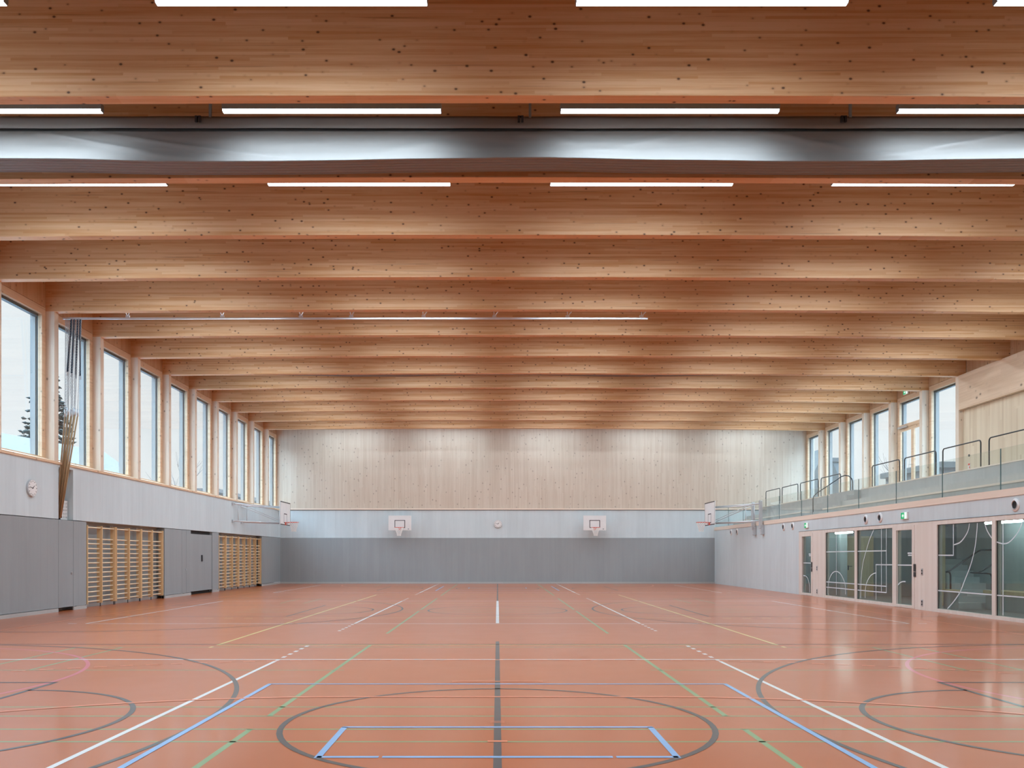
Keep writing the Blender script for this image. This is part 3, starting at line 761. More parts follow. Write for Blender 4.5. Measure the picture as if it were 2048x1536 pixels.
for sg, lab in ((-1, 'large white backboard on a folding steel frame at the left wall'), (1, 'large white backboard on a folding steel frame above the right balustrade')):
    xb = sg * 9.67; y0, y1 = 37.4, 39.2; z0, z1 = 2.815, 3.87; yc = 38.3
    xw = sg * (11.1 if sg < 0 else 10.98)
    r = empty('basketball_goal', (xw, 36.0, 2.4), lab, 'basketball hoop')
    bo = MB().box(xb, y0, z0, xb + sg * 0.03, y1, z1).build('backboard', M['white'], r, bevel=0.004)
    m = MB(); P = lambda a, b: (xb - sg * 0.003, yc + a, z0 + b)
    board_lines(m, P, 1.8, 1.055, 0, 0.56, 0.44, 0.09, 0.04, True)
    m.build('target_lines', M['black'], bo)
    net_and_rim(r, (xb - sg * 0.38, yc, 2.945), (sg * 1.0, 0, 0))
    a = MB(); xi = xb + sg * 0.06
    for (ym, yy) in ((35.12, 37.75), (36.35, 38.85)):
        for zz in (3.60, 2.88):
            a.tube([(xw, ym, zz), (xi, yy, zz + 0.02)], 0.026, 8)
        a.tube([(xw + (xi - xw) * .1, ym + (yy - ym) * .1, 3.58), (xi, yy - .05, 2.92)], 0.013, 6)
        a.tube([(xw + (xi - xw) * .12, ym + (yy - ym) * .12, 3.58), (xw + (xi - xw) * .12, ym + (yy - ym) * .12, 2.9)], 0.014, 6)
    for zz in (3.62, 2.9): a.tube([(xi, 37.7, zz), (xi, 38.9, zz)], 0.024, 8)
    for yy in (37.75, 38.85): a.tube([(xi, yy, 3.75), (xi, yy, 2.85)], 0.022, 8)
    a.build('folding_frame', M['steel'], r, smooth=True)
    if sg < 0:
        for ym in (35.12, 36.35):
            for zz in (3.60, 2.88): MB().box(xw, ym - 0.05, zz - 0.05, xw + 0.06, ym + 0.05, zz + 0.05).build('wall_mount', M['steel'], r)
        a = MB(); a.tube([(xw, 42.6, 3.68), (xi, 38.9, 3.65)], 0.02, 8); a.tube([(xw, 42.6, 3.68), (xw + .05, 42.6, 3.2)], 0.015, 6)
        a.build('stay', M['steel'], r)
    else:
        for ym in (35.05, 36.1):
            a = MB().box(xw - 0.06, ym - 0.07, 2.55, xw + 0.06, ym + 0.07, 3.72); a.box(xw, ym - 0.09, 2.30, XR + .0, ym + 0.09, 2.72)
            a.box(xw - 0.02, ym - 0.11, 2.62, XR, ym + 0.11, 2.65); a.box(xw - 0.02, ym - 0.11, 2.32, XR, ym + 0.11, 2.35)
            a.build('support_post', M['steel'], r, bevel=0.008)

# ------------------------------------------------------------------ right side, lower wall
wr = MB()
wr.box(XR, 30.9, 0, XR + 0.25, YF, 2.712); wr.box(XR, YN, 2.31, XR + 0.25, 30.9, 2.712)
wro = S(wr.build('wall_right', M['concrete']))
jw = MB(); ZT = 2.305
sol = [(30.9, 30.56), (29.68, 28.4), (26.09, 25.93), (23.59, 23.34), (22.45, 21.19), (18.84, 18.70), (16.35, YN)]
for a, b in sol: jw.box(XR - 0.015, b, 0.0, XR + 0.12, a, ZT)
for a, b, zb, zt in ((30.56, 29.68, .085, 2.117), (28.4, 26.09, .085, 2.2), (25.93, 23.59, .085, 2.2), (23.34, 22.45, .085, 2.12), (21.19, 18.84, .085, 2.2), (18.70, 16.35, .085, 2.2)):
    jw.box(XR - 0.015, b, 0, XR + 0.12, a, zb); jw.box(XR - 0.015, b, zt, XR + 0.12, a, ZT)
jw.build('timber_joinery', M['palewood'], wro)
S(MB().box(XR - 0.02, YN, 2.303, XR + 0.1, 30.9, 2.312).build('trim_4', M['gap']))
# line art on the glass
def RP(u, v, X=XR + 0.015): dd = u - U0; return (X, F * X / dd, H + (V0 - v) / dd * X)
def art(b, pts, s, ox, oy, w=0.028):
    P = [RP(ox + p[0] / s, oy + p[1] / s) for p in pts]
    Q = [Vector((p[1], p[2])) for p in P]; m = len(Q); n0 = len(b.v); X = XR + 0.015
    for i in range(m):
        d_ = (Q[min(i + 1, m - 1)] - Q[max(i - 1, 0)]).normalized(); q = Vector((-d_.y, d_.x)) * w / 2
        b.v.append((X, Q[i].x + q.x, Q[i].y + q.y)); b.v.append((X, Q[i].x - q.x, Q[i].y - q.y))
    for i in range(m - 1): a = n0 + 2 * i; b.f.append((a, a + 1, a + 3, a + 2))
def smooth_pts(p, n=6):
    out_ = []
    for i in range(len(p) - 1):
        p0 = p[max(i - 1, 0)]; p1 = p[i]; p2 = p[i + 1]; p3 = p[min(i + 2, len(p) - 1)]
        for j in range(n):
            t = j / n
            out_.append(tuple(0.5 * (2 * p1[k] + (p2[k] - p0[k]) * t + (2 * p0[k] - 5 * p1[k] + 4 * p2[k] - p3[k]) * t * t + (-p0[k] + 3 * p1[k] - 3 * p2[k] + p3[k]) * t ** 3) for k in (0, 1)))
    out_.append(p[-1]); return out_
def inner_window(n, ya, yb, zb, zt, arts, s, ox, oy):
    r = empty('window_%d' % n, (XR, (ya + yb) / 2, zb), kind='structure')
    MB().box(XR + 0.03, yb, zb, XR + 0.045, ya, zt).build('pane', M['pane_in'], r)
    g = MB(); g.box(XR + 0.015, ya - 0.012, zb, XR + 0.03, ya, zt).box(XR + 0.015, yb, zb, XR + 0.03, yb + 0.012, zt); g.box(XR + 0.015, yb, zt - .012, XR + .03, ya, zt)
    g.build('seal', M['gap'], r)
    b = MB()
    for a in arts: art(b, a if len(a) < 3 else smooth_pts(a), s, ox, oy)
    b.build('white_line_pattern', M['decal'], r)
    return r
widx += 1
inner_window(widx, 28.4, 26.09, .085, 2.2, [[(95, 597), (575, 587)], [(100, 1080), (575, 1115)], [(100, 1165), (575, 1210)], [(263, 310), (263, 1290)],
   [(130, 1285), (128, 1180), (150, 1040), (200, 940), (260, 912), (320, 940), (370, 1020), (405, 1130), (413, 1285)]], 8.081, 1640, 1030)
widx += 1
inner_window(widx, 25.93, 23.59, .085, 2.2, [[(610, 586), (1075, 578)], [(610, 1118), (1075, 1153)], [(610, 1213), (1075, 1255)], [(992, 215), (992, 1245)], [(1072, 215), (1072, 1260)],
   [(905, 1370), (905, 800)], [(900, 803), (1178, 805)], [(870, 235), (800, 400), (740, 600), (690, 800), (665, 1050), (658, 1345)],
   [(730, 1340), (735, 1200), (760, 1080), (810, 990), (860, 950), (905, 935)]], 8.081, 1640, 1030)
widx += 1
inner_window(widx, 21.19, 18.84, .085, 2.2, [[(238, 300), (238, 684)], [(55, 678), (238, 680)], [(50, 1112), (718, 1165)], [(435, 290), (420, 370), (380, 450), (320, 520), (245, 550)],
   [(532, 285), (525, 400), (500, 600), (450, 800), (380, 980), (320, 1130), (240, 1250), (165, 1335)], [(622, 285), (650, 370), (690, 440), (718, 478)]], 6.144, 1868, 1000)
widx += 1
inner_window(widx, 18.70, 16.35, .085, 2.2, [[(765, 1170), (1300, 1211)], [(770, 515), (845, 537), (920, 520), (1000, 440), (1060, 340), (1090, 250)], [(848, 290), (848, 1418)]], 6.144, 1868, 1000)
def inner_door(n, ya, yb, zt, arts, s, ox, oy, hy, text):
    r = empty('door_%d' % n, (XR, (ya + yb) / 2, 0), kind='structure')
    MB().box(XR + 0.03, yb, .085, XR + 0.045, ya, zt).build('pane', M['pane_in'], r)
    lf = MB(); e = 0.1
    lf.box(XR - 0.028, ya, .012, XR - .015, ya + e, zt + .12).box(XR - .028, yb - e * 1.3, .012, XR - .015, yb, zt + .12)
    lf.box(XR - .028, yb, zt, XR - .015, ya, zt + .12).box(XR - .028, yb, .012, XR - .015, ya, .085)
    lf.build('leaf_frame', M['palewood'], r)
    b = MB()
    for a in arts: art(b, a if len(a) < 3 else smooth_pts(a), s, ox, oy, 0.03)
    for (p, q) in text: art(b, [p, q], s, ox, oy, 0.035)
    b.build('white_line_pattern', M['decal'], r)
    hp = MB().box(XR - 0.034, hy - 0.055, 1.0, XR - 0.026, hy + 0.055, 1.20).box(XR - 0.034, hy - .055, 0.86, XR - .026, hy + .055, .985)
    hp.build('handle_plate', M['dark'], r)
inner_door(2, 30.56, 29.68, 2.117, [[(150, 865), (300, 868)], [(155, 1095), (200, 1105), (235, 1160), (262, 1280), (262, 1400)]], 9.03, 1590, 1030, 29.6, [((248, 705), (290, 705)), ((252, 735), (290, 735))])
inner_door(3, 23.34, 22.45, 2.12, [[(105, 805), (335, 808)], [(115, 1100), (145, 1065), (185, 1048), (225, 1048)]], 7.317, 1780, 1020, 22.3, [((258, 632), (322, 632)), ((265, 662), (322, 662))])
# switches
for (u, v, lab) in ((1634, 1136.7, 'small grey wall switch beside the farther glazed door on the right'), (1634, 1182.7, 'small grey socket low down beside the farther glazed door on the right'),
                    (1844, 1144, 'small grey wall switch beside the nearer glazed door on the right'), (1844, 1206, 'small grey socket low down beside the nearer glazed door on the right')):
    p = RP(u, v, XR - 0.02); r = empty('wall_switch', p, lab, 'switch')
    MB().box(XR - 0.025, p[1] - 0.045, p[2] - 0.09, XR - 0.015, p[1] + 0.045, p[2] + 0.09).build('cover_plate', M['steel'], r, bevel=0.004)
    MB().box(XR - 0.029, p[1] - 0.025, p[2] + 0.01, XR - 0.024, p[1] + 0.025, p[2] + 0.06).box(XR - 0.029, p[1] - 0.025, p[2] - 0.06, XR - 0.024, p[1] + 0.025, p[2] - 0.01).build('rocker', M['dark'], r)
# air nozzles
vents = [(39.9, 2.535, 'farthest of the air nozzles, next to the corner with the far wall'), (38.9, 2.535, 'second farthest air nozzle, just right of the farthest one'),
         (32.57, 2.535, 'air nozzle on the plain concrete right of the hoop supports, left one of the pair'), (31.57, 2.535, 'air nozzle left of the farther exit sign, right one of the pair'),
         (25.3, 2.51, 'air nozzle above the glazing left of the nearer exit sign, left one of the pair'), (24.36, 2.52, 'air nozzle closest to the left side of the nearer exit sign'),
         (17.99, 2.507, 'largest air nozzle, at the right picture edge')]
vp = None
for y, z, lab in vents:
    if vp is None:
        vp = empty('air_nozzle', (XR, y, z)); v0 = (y, z)
        prof = [(0.145, 0.0), (0.145, 0.012), (0.118, 0.03), (0.10, 0.028), (0.085, -0.01), (0.075, -0.035)]
        m = MB(); s = 32
        for (rr, dd) in prof: m.v += [(XR - dd, y + rr * math.cos(2 * math.pi * i / s), z + rr * math.sin(2 * math.pi * i / s)) for i in range(s)]
        for j in range(len(prof) - 1):
            for i in range(s): m.f.append((j * s + i, j * s + (i + 1) % s, (j + 1) * s + (i + 1) % s, (j + 1) * s + i))
        m.build('flange', M['white'], vp, smooth=True)
        # dark inner cup slightly proud of the wall plane
        m = MB(); s = 24
        for (rr, dd) in ((0.08, 0.02), (0.045, 0.012), (0.0001, 0.006)): m.v += [(XR - dd, y + rr * math.cos(2 * math.pi * i / s), z + rr * math.sin(2 * math.pi * i / s)) for i in range(s)]
        for j in range(2):
            for i in range(s): m.f.append((j * s + i, j * s + (i + 1) % s, (j + 1) * s + (i + 1) % s, (j + 1) * s + i))
        m.build('throat', M['gap'], vp)
        m = MB(); m.tube([(XR - 0.026, y + 0.096 * math.cos(2 * math.pi * i / 28), z + 0.096 * math.sin(2 * math.pi * i / 28)) for i in range(28)], 0.014, 6, closed=True)
        m.build('chrome_ring', M['steel'], vp, smooth=True)
        o = vp
    else: o = copy_tree(vp, delta=(0, y - v0[0], z - v0[1]))
    tag(o, lab, 'air nozzle', 'round air nozzles on the right wall')
# exit signs
def exit_sign(X, y, z, w_, h_, label, sg=1):
    r = empty('exit_sign', (X, y, z - h_ / 2), label, 'exit sign')
    MB().box(X, y - w_ / 2, z - h_ / 2, X - 0.05, y + w_ / 2, z + h_ / 2).build('housing', M['white'], r, bevel=0.004)
    x = X - 0.052
    a = lambda t: y + w_ / 2 - t * w_           # t from the viewer's left edge
    b = lambda t: z - h_ / 2 + t * h_
    m = MB(); m.quad((x, a(.03), b(.05)), (x, a(.60), b(.05)), (x, a(.60), b(.95)), (x, a(.03), b(.95))); m.build('green_field', M['green'], r)
    m = MB(); m.quad((x, a(.60), b(.05)), (x, a(.97), b(.05)), (x, a(.97), b(.95)), (x, a(.60), b(.95)))
    x2 = x - 0.0015                                # running figure: arrow-like body, head
    for poly in ([(.22, .3), (.40, .5), (.22, .72)], [(.30, .42), (.52, .42), (.52, .58), (.30, .58)], [(.36, .60), (.44, .60), (.44, .78), (.36, .78)], [(.34, .22), (.42, .22), (.46, .45), (.38, .45)]):
        m.quad(*[(x2, a(p), b(q)) for p, q in poly])
    m.build('pictogram', M['signwhite'], r)
exit_sign(XR, 22.85, 2.51, 0.34, 0.19, 'green lit exit sign above the nearer glazed door, right of two air nozzles')
exit_sign(XR, 30.1, 2.51, 0.34, 0.19, 'green lit exit sign above the farther glazed door on the right')
exit_sign(15.78, 32.4, 7.735, 0.36, 0.17, 'bright exit sign high above the gallery door under the beams')

# ------------------------------------------------------------------ foyer behind the glazing
FX = 17.2
S(MB().box(XR + 0.05, YN, -0.2, FX, YF, -0.002).build('floor_foyer', M['tarmac']))
S(MB().box(XR + 0.25, YN, 2.45, XRU + 1.8, YF, 2.6).build('ceiling_foyer', M['fwall']))
S(MB().box(FX, YN, 0, FX + 0.2, YF, 2.45).build('wall_foyer_back', M['fwall']))
wf = S(MB().box(XR + 0.12, 29.6, 0, FX, 29.75, 2.45).build('wall_foyer_far', M['fwall']))
S(MB().box(XR + 0.2, 31.6, 0, FX, 31.75, 2.45).build('wall_side_room', M['concrete']))
S(MB().box(XR + 0.12, 12.0, 0, FX, 12.2, 2.45).build('wall_foyer_near', M['fwall']))
S(MB().box(11.96, 29.3, 0, 12.2, 29.6, 2.45).build('trim_5', M['concrete']))
dr = empty('door_4', (12.7, 29.55, 0), kind='structure')
MB().box(12.2, 29.54, 0.0, 13.22, 29.6, 2.11).build('leaf', M['fwood'], dr)
MB().box(12.2, 29.53, 2.04, 13.22, 29.54, 2.11).box(12.9, 29.53, 0, 13.22, 29.54, 2.05).build('side_panel', M['fwood'], dr)
MB().box(12.32, 29.50, 1.04, 12.46, 29.52, 1.06).box(12.31, 29.5, 0.92, 12.34, 29.54, 1.08).build('handle', M['dark'], dr)
MB().box(12.32, 29.53, 1.55, 12.42, 29.536, 1.58).build('door_plate', M['dark'], dr)
def P3(u, v, Y): return ((u - U0) * Y / F, Y, H + (V0 - v) * Y / F)
for (u, v, lab) in ((1740.5, 1111, 'black wall box at eye height behind the farther glazing'), (1740.5, 1180, 'black wall box near the floor behind the farther glazing')):
    p = P3(u, v, 29.58); tag(MB().box(p[0] - 0.04, 29.56, p[2] - 0.04, p[0] + 0.04, 29.6, p[2] + 0.04).build('socket_box', M['black']), lab, 'socket')
# wood-clad pier, stair with bench
S(MB().box(13.5, 12.2, 0, 13.7, 24.7, 2.45).build('wall_foyer_stair', M['fwall']))
S(MB().box(12.5, 23.95, 0, 12.77, 24.2, 2.45).build('trim_6', M['fwood']))
stp = empty('staircase', (13.2, 21.5, 0), 'pale concrete foyer stair with black handrails behind the nearer glazing', 'staircase')
m = MB()
for i in range(8):
    xa = 12.5 + 0.0 * i if i > 1 else 11.95
    m.box(xa + .3, 22.3 + 0.3 * i, 0.0, 13.49, 22.3 + 0.3 * (i + 1), 0.165 * (i + 1))
m.build('steps', M['concrete'], stp)
h = MB(); rr = 0.022
h.tube([P3(1901, 1179, 21.6), P3(1901, 1150, 21.6), P3(1899, 1144.5, 21.6), P3(1893, 1143, 21.6)], rr, 8)
h.tube([P3(1893, 1144, 21.6), P3(1900, 1141, 21.7), P3(1955, 1103, 23.3), P3(1963, 1100, 23.1), P3(1988, 1100, 22.4)], rr, 8)
h.tube([P3(1984, 1181, 21.3), P3(1984, 1154, 21.3), P3(1981, 1148, 21.3), P3(1973, 1146.5, 21.3), P3(1941, 1145.5, 21.3)], rr, 8)
h.tube([P3(1957, 1145.5, 21.3), P3(1986, 1128, 22.0)], rr, 8)
h.build('handrail', M['dark'], stp, smooth=True)
bn = empty('foyer_bench', (14, 20.5, 0), 'long grey bench block with pale wooden seat behind the nearer glazing', 'bench')
MB().box(12.90, 16.0, 0, 13.45, 22.2, 0.43).build('block', M['fwall'], bn)
MB().box(12.86, 15.95, 0.43, 13.48, 22.25, 0.51).build('seat', M['fwood'], bn)
b2 = empty('low_block', (11.45, 21.2, 0), 'low grey block with pale wooden top beside the foyer handrail', 'block')
MB().box(11.33, 21.0, 0.52, 11.57, 21.4, 0.57).build('wooden_top', M['fwood'], b2); MB().box(11.35, 21.05, 0, 11.55, 21.38, 0.52).build('base', M['fwall'], b2)
for (x, ya, yb, z, lab) in ((11.8, 27.95, 29.3, 2.21, 'short lit foyer tube lamp behind the farther glazing'), (12.9, 20.66, 22.2, 2.28, 'long lit foyer tube lamp behind the nearer glazing'), (13.0, 26.0, 27.4, 2.34, 'foyer tube lamp half hidden behind the frame of the nearer glazed door'), (12.9, 17.0, 18.6, 2.28, 'foyer tube lamp beyond the right picture edge'), (12.6, 30.4, 31.2, 2.34, 'tube lamp in the side room behind the farther glazed door')):
    r = empty('tube_lamp', (x, (ya + yb) / 2, z), lab, 'lamp')
    MB().tube([(x, ya, z), (x, yb, z)], 0.035, 10).build('tube', M['lamp2'], r, smooth=True)
    MB().box(x - 0.03, ya, z + 0.035, x + 0.03, yb, z + 0.06).box(x - .01, (ya + yb) / 2 - .01, z + .06, x + .01, (ya + yb) / 2 + .01, 2.45).build('housing', M['alu'], r)

# ------------------------------------------------------------------ gallery
GX1, GX2, GX3 = 12.05, 12.75, 13.45
Z0, Z1, Z2, Z3 = 2.72, 3.172, 3.44, 3.90
g = S(MB().box(XR + 0.0, YN, 2.712, XRU + 0.3, YF, Z0).build('floor_gallery', M['concrete_d']))
S(MB().box(XR - 0.02, YN, 2.712, XR + 0.12, YF, 2.872).build('trim_7', M['trim']))
SG0, SG1 = 31.1, 33.35                       # access stair through the seating steps
st = empty('seating_steps', (13, 20, Z0), 'long grey concrete seating steps of the gallery with wooden edges', 'seating steps')
m = MB(); tw = MB()
for a, b in ((YN + .01, SG0), (SG1, YF - .01)):
    m.box(GX1, a, Z0, 15.5, b, Z1 - 0.05); m.box(GX2, a, Z1 - 0.05, 15.5, b, Z2); m.box(GX3, a, Z2, 15.5, b, Z3 - 0.035)
    tw.box(GX1 - 0.02, a, Z1 - 0.05, GX2, b, Z1); tw.box(GX3 - 0.01, a, Z3 - 0.035, GX3 + 0.35, b, Z3)
m.box(GX3 + 0.35, YN + .01, Z3 - 0.035, 15.5, YF - .01, Z3)
S(MB().box(15.5, YN, Z0, XRU + .2, YF, Z3).build('floor_gallery_walkway', M['concrete_d']))
m.build('risers', M['concrete_d'], st); tw.build('wooden_edges', M['trim'], st)
m = MB(); n = 6
for i in range(n):
    m.box(11.9 + (GX3 - 11.9) * i / n, SG0 + .003, Z0, 15.5 if i == n - 1 else 11.9 + (GX3 - 11.9) * (i + 1) / n, SG1 - .003, Z0 + (Z3 - 0.035 - Z0) * (i + 1) / n)
m.build('access_stair', M['concrete_d'], st)
# glass balustrade, one pane per bay
k0 = -4
names = {}
gp = None
for i in range(-7, 11):
    ya = 18.62 + PIT * i; yb = min(ya + PIT, YF)
    if yb < YN: continue
    ya = max(ya, YN)
    cnt = i
    r = empty('balustrade_panel', (XR + 0.05, ya, 2.87), None, 'glass panel', 'glass balustrade panels of the gallery')
    if i >= -1: r['label'] = 'clear glass balustrade panel on the gallery edge, %s from the right' % ORD[i + 1]
    else: r['label'] = 'clear glass balustrade panel, %s one beyond the right picture edge' % ORD[-2 - i]
    MB().box(XR + 0.045, ya + 0.008, 2.85, XR + 0.062, yb - 0.008, 3.79).build('pane', M['rail_glass'], r)
    MB().box(XR + 0.045, ya - 0.006, 2.86, XR + 0.064, ya + 0.009, 3.79).build('joint_seal', M['glass_edge'], r)
# loop rails
loops = [(42.3, 40.2), (39.9, 37.8), (37.5, 35.4), (35.1, 33.1), (30.3, 28.25), (27.9, 25.9), (25.5, 23.5), (23.1, 21.1)]
XL_ = 13.52
for i, (ya, yb) in enumerate(loops):
    lab = 'black tubular loop railing on top of the seating steps, %s from the far wall' % ORD[i]
    zt = 4.66; c = 0.09
    pts = [(XL_, ya, Z3), (XL_, ya, zt - c)] + [(XL_, ya - c * (1 - math.cos(t)), zt - c + c * math.sin(t)) for t in (0.4, 0.8, 1.2, math.pi / 2)] + \
          [(XL_, yb + c * (1 - math.sin(t)) , zt - c + c * math.cos(t)) for t in (0, 0.4, 0.8, 1.2)] + [(XL_, yb, zt - c), (XL_, yb, Z3)]
    tag(MB().tube(pts, 0.019, 8).build('loop_railing', M['dark'], smooth=True), lab, 'railing', 'loop railings of the gallery')
pts = [(12.17, 32.4, Z0), (12.17, 32.4, 3.62), (12.2, 32.4, 3.72), (12.32, 32.4, 3.84), (13.1, 32.4, 4.36), (13.25, 32.4, 4.47), (13.4, 32.4, 4.52), (13.55, 32.4, 4.5), (13.66, 32.4, 4.4), (13.7, 32.4, 4.27), (13.7, 32.4, Z3)]
tag(MB().tube(pts, 0.02, 10).build('stair_handrail', M['dark'], smooth=True), 'sloping curved black handrail of the short gallery stair', 'handrail')
# right upper wall
wu = S(MB().box(15.70, YN, 2.6, XRU + 0.3, by(7), 6.325).build('wall_right_upper', M['sidewood']))
MB().box(15.80, YN, 7.49, 16.0, by(7) + .2, ZC).build('infill_panels', M['infill'], wu)
MB().box(15.55, YN, 6.335, 15.80, by(7), 7.49).build('header_beam', M['header'], wu)
MB().box(15.72, YN, 6.30, 15.8, by(7), 6.34).build('shadow_gap', M['gap'], wu)
MB().box(15.8, by(7), 2.6, 16.1, YF, 3.95).build('parapet', M['concrete'], wu)
b = MB()
for k in range(7, 13): b.box(15.80, by(k) + 0.2, 7.62, 16.0, min(by(k + 1), YF), ZC)
b.build('upper_panels', M['infill'], wu)
b = MB()
for k in range(7, 13): b.box(15.80, by(k) - 0.01, 3.9, 16.08, by(k) + 0.21, ZC)
b.build('piers', M['reveal'], wu)
for k in range(7, 13):
    lab = ('spruce post where the right windows meet the header beam' if k == 7 else 'spruce post between gallery windows, %s back from the header beam' % ORD[k - 8])
    post(k, 15.55, 15.795, Z3, lab, 'timber posts of the gallery windows')
for k in range(7, 13):
    widx += 1
    if k != 8: window_unit(widx, k, 15.80, 1, 3.96)
    else:
        wd, y0, y1, fw = window_unit(widx, k, 15.80, 1, 3.92)
        m = MB().box(15.78, y0 + fw, 6.38, 15.87, y1 - fw, 6.52)
        m.build('transom', M['frame_v'], wd)
        dd = empty('door_5', (15.8, (y0 + y1) / 2, 3.92), kind='structure')
        ym = y0 + fw + 0.45 * (y1 - y0 - 2 * fw)
        m = MB()
        for a, c in ((y0 + fw, ym - 0.003), (ym + 0.003, y1 - fw)):
            m.box(15.80, a, 3.92, 15.86, a + 0.1, 6.38).box(15.80, c - 0.1, 3.92, 15.86, c, 6.38).box(15.80, a + .1, 3.92, 15.86, c - .1, 4.05).box(15.80, a + .1, 6.26, 15.86, c - .1, 6.38)
        m.build('leaf_frame', M['frame_v'], dd)
        MB().tube([(15.72, ym + 0.14, 4.9), (15.72, ym + .02, 4.9), (15.80, ym + .02, 4.9)], 0.012, 6).build('handle', M['steel'], dd)
        MB().box(15.70, y1 - fw - 0.7, 6.38, 15.80, y1 - fw - .05, 6.45).build('door_closer', M['steel'], dd)
# red hydrant sign and switch on the panel wall
p = RP(1938, 932, 15.69)
r = empty('red_sign', p, 'tiny red and white sign on the timber panel wall above the gallery', 'sign')
MB().box(15.69, p[1] - 0.06, p[2] - 0.1, 15.70, p[1] + 0.06, p[2] + 0.1).build('plate', M['white'], r)
MB().box(15.687, p[1] - 0.05, p[2] + .02, 15.69, p[1] + 0.05, p[2] + 0.09).box(15.687, p[1] - .05, p[2] - .08, 15.69, p[1] + 0.0, p[2] - .01).build('red_field', M['orange'], r)
p = RP(1938, 911, 15.69)
tag(MB().disc((15.68, p[1], p[2]), 0.04, 0.02, 0, 16).build('wall_sensor', M['dark']), 'small dark round sensor above the tiny red sign', 'sensor')

# ------------------------------------------------------------------ outside
gr = MB().box(-260, -120, -0.6, 260, 420, -0.3).build('snowy_ground', M['snow']); tag(gr, 'snow covered ground outside the hall', 'ground', kind='structure')
def house_roof(A, B, Cc, Dd, name, label, mat):
    r = empty(name, ((A[0] + Cc[0]) / 2, (A[1] + Cc[1]) / 2, -0.3), label, 'building')
    m = MB(); pts = [Vector(p) for p in (A, B, Cc, Dd)]; dn = [p - Vector((0, 0, 0.25)) for p in pts]
    m.quad(*pts); m.quad(*dn)
    for i in range(4): m.quad(pts[i], pts[(i + 1) % 4], dn[(i + 1) % 4], dn[i])
    # far slope mirrored about the ridge
    off = [Vector((2 * A[0] - Dd[0], 2 * A[1] - Dd[1], Dd[2])), Vector((2 * B[0] - Cc[0], 2 * B[1] - Cc[1], Cc[2]))]
    m.quad(pts[0], pts[1], off[1], off[0])
    m.build('roof', mat, r)
    w_ = MB(); base = [pts[3], pts[2], off[1], off[0]]; zz = -0.3
    lo = [Vector((p.x, p.y, zz)) for p in base]; hi = [Vector((p.x, p.y, p.z - 0.3)) for p in base]
    for i in range(4): w_.quad(lo[i], lo[(i + 1) % 4], hi[(i + 1) % 4], hi[i])
    w_.quad(hi[1], hi[2], pts[1] - Vector((0, 0, .3))); w_.quad(hi[0], hi[3], pts[0] - Vector((0, 0, .3)))
    w_.build('walls', M['house'], r)
    return r
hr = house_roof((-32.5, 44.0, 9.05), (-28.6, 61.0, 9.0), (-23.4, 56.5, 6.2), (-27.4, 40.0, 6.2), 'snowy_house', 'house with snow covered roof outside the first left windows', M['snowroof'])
def conifer(x, y, hgt, rad, label, seed):
    random.seed(seed)
    r = empty('conifer_tree', (x, y, -0.3), label, 'tree')
    MB().tube([(x, y, -0.3), (x, y, hgt * 0.95)], [0.28, 0.04], 8).build('trunk', M['bark'], r)
    f = MB(); sn = MB()
    def tuft(mb, c, d, L, W, tk):
        d = d.normalized(); up_ = Vector((0, 0, 1)); s_ = d.cross(up_); s_ = s_.normalized() if s_.length > .01 else Vector((1, 0, 0)); u_ = s_.cross(d)
        n = len(mb.v); j = lambda: random.uniform(.7, 1.3)
        P = [c - d * L * .5 * j(), c + s_ * W * j(), c + u_ * tk * j(), c - s_ * W * j(), c - u_ * tk * j(), c + d * L * .6 * j()]
        mb.v += [tuple(p) for p in P]
        for a, b in ((1, 2), (2, 3), (3, 4), (4, 1)): mb.f.append((n, n + a, n + b)); mb.f.append((n + 5, n + b, n + a))
    nb = 430
    for i in range(nb):
        t = random.random() ** 0.8; z = 1.5 + (hgt - 1.7) * t; R = rad * (1 - t) ** 0.75 * random.uniform(.65, 1.1) + 0.15
        a = random.uniform(0, 2 * math.pi); dirv = Vector((math.cos(a), math.sin(a), -0.18 + 0.4 * t))
        k = max(2, int(R / 0.26))
        for q in range(k):
            rr_ = R * (q + 1) / k; c = Vector((x, y, z)) + dirv * rr_ + Vector((random.uniform(-.12, .12), random.uniform(-.12, .12), -0.08 * rr_ + random.uniform(-.1, .1)))
            dd = Vector((dirv.x + random.uniform(-.8, .8), dirv.y + random.uniform(-.8, .8), random.uniform(-.5, .3)))
            tuft(f, c, dd, 0.52, 0.22, 0.15)
            if random.random() < 0.16: tuft(sn, c + Vector((0, 0, 0.1)), dd, 0.24, 0.09, 0.04)
    f.build('foliage', M['conifer'], r); sn.build('snow_patches', M['snow'], r)
conifer(-45.0, 84.0, 20.8, 4.4, 'tall dark conifer with snow behind the house, seen through two left windows', 3)
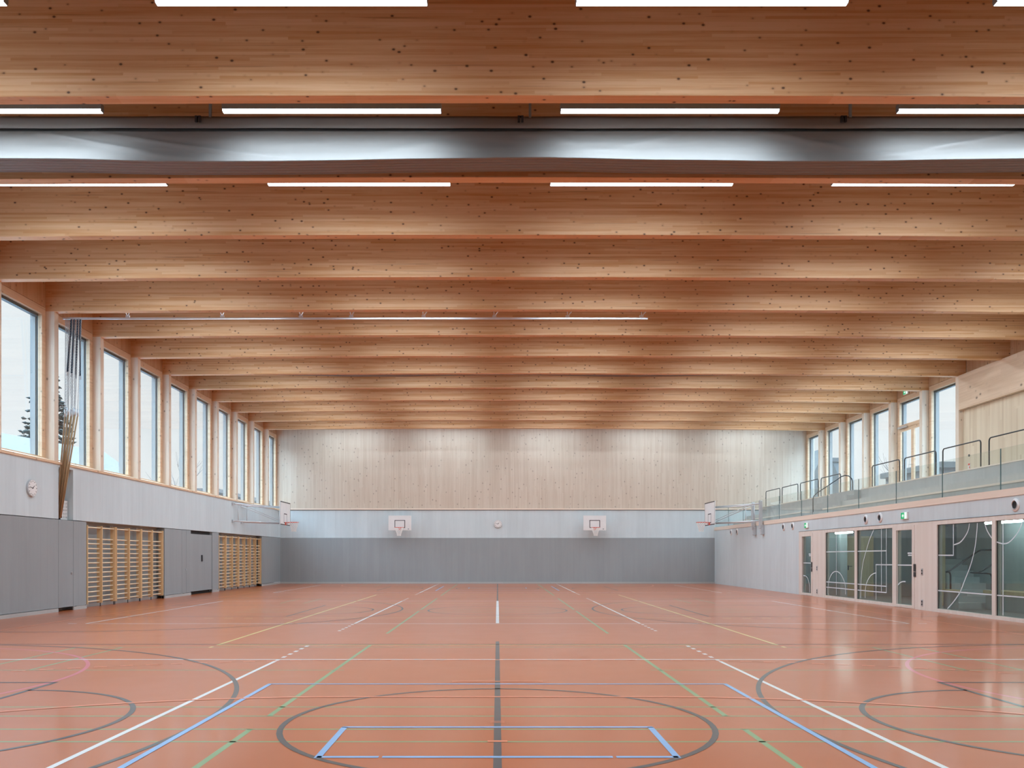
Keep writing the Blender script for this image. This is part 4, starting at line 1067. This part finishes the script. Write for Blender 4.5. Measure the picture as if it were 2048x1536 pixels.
def bare(x, y, hgt, label, seed, spread=0.55):
    random.seed(seed); r = empty('bare_tree', (x, y, -0.3), label, 'tree', 'leafless trees outside')
    m = MB()
    def grow(p, d, L, R, lev):
        q = p + d * L; m.tube([p, p + d * L * .5 + Vector((random.uniform(-.05, .05), 0, 0)) * L, q], [R, R * .8, R * .6], 5)
        if lev == 0: return
        for i in range(3 if lev > 1 else 4):
            nd = (d + Vector((random.uniform(-1, 1), random.uniform(-1, 1), random.uniform(-.1, .6))) * spread).normalized()
            grow(p + d * L * random.uniform(.5, 1), nd, L * random.uniform(.6, .8), R * .55, lev - 1)
    grow(Vector((x, y, -0.3)), Vector((0, 0, 1)), hgt * .42, hgt * 0.012, 4)
    m.build('branches', M['bark'], r)
bare(-28.8, 75.0, 10.5, 'pale leafless tree outside the fourth left window', 5)
bare(-58.5, 101.0, 18.0, 'faint leafless tree at the left picture edge beyond the snowy roof', 6)
bare(36.5, 72.0, 11.0, 'leafless tree outside the gallery door', 8)
bl = MB().box(-40, 92, -0.3, -31, 150, 8.4); o = empty('long_building', (-35, 92, -0.3), 'long blue grey building far outside the rear left windows', 'building')
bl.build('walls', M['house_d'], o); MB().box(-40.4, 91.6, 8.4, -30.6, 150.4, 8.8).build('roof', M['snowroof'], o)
# right side outside: steep gabled slate roof, louvred block, flat building
o = empty('gabled_building', (27.5, 72, -0.3), 'building with steep dark slate gable outside the second gallery window from the far wall', 'building')
m = MB(); m.prism([(24.2, 3.0), (27.75, 10.6), (31.2, 3.0)], 71, 84, 1); m.build('roof', M['slate'], o)
MB().box(24.9, 71.3, -0.3, 30.5, 83.7, 3.1).build('walls', M['house'], o)
m = MB()
for i in range(8): m.box(24.9 + 0.3, 71.25, 0.2 + .3 * i, 30.2, 71.3, 0.35 + .3 * i)
m.build('louvres', M['house_d'], o)
o = empty('louvred_block', (31, 84.5, -0.3), 'pale block with slatted facade outside the farthest gallery window', 'building')
MB().box(29.6, 85.5, -0.3, 36, 95, 11.0).build('walls', M['house'], o); MB().box(29.4, 85.3, 11.0, 36.2, 95.2, 11.4).build('roof', M['house_d'], o)
m = MB()
for i in range(24): m.box(30.2, 85.42, 1.0 + .36 * i, 35.5, 85.5, 1.12 + .36 * i)
m.build('slats', M['house_d'], o)
o = empty('flat_building', (33, 60, -0.3), 'low flat roofed building outside the nearest gallery window', 'building')
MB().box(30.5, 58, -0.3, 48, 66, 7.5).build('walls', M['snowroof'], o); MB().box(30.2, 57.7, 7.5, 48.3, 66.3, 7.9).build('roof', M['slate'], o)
m = MB()
for i in range(9): m.box(31 + 1.8 * i, 57.95, 5.6, 32.2 + 1.8 * i, 58.0, 6.9)
m.build('window_band', M['house_d'], o)
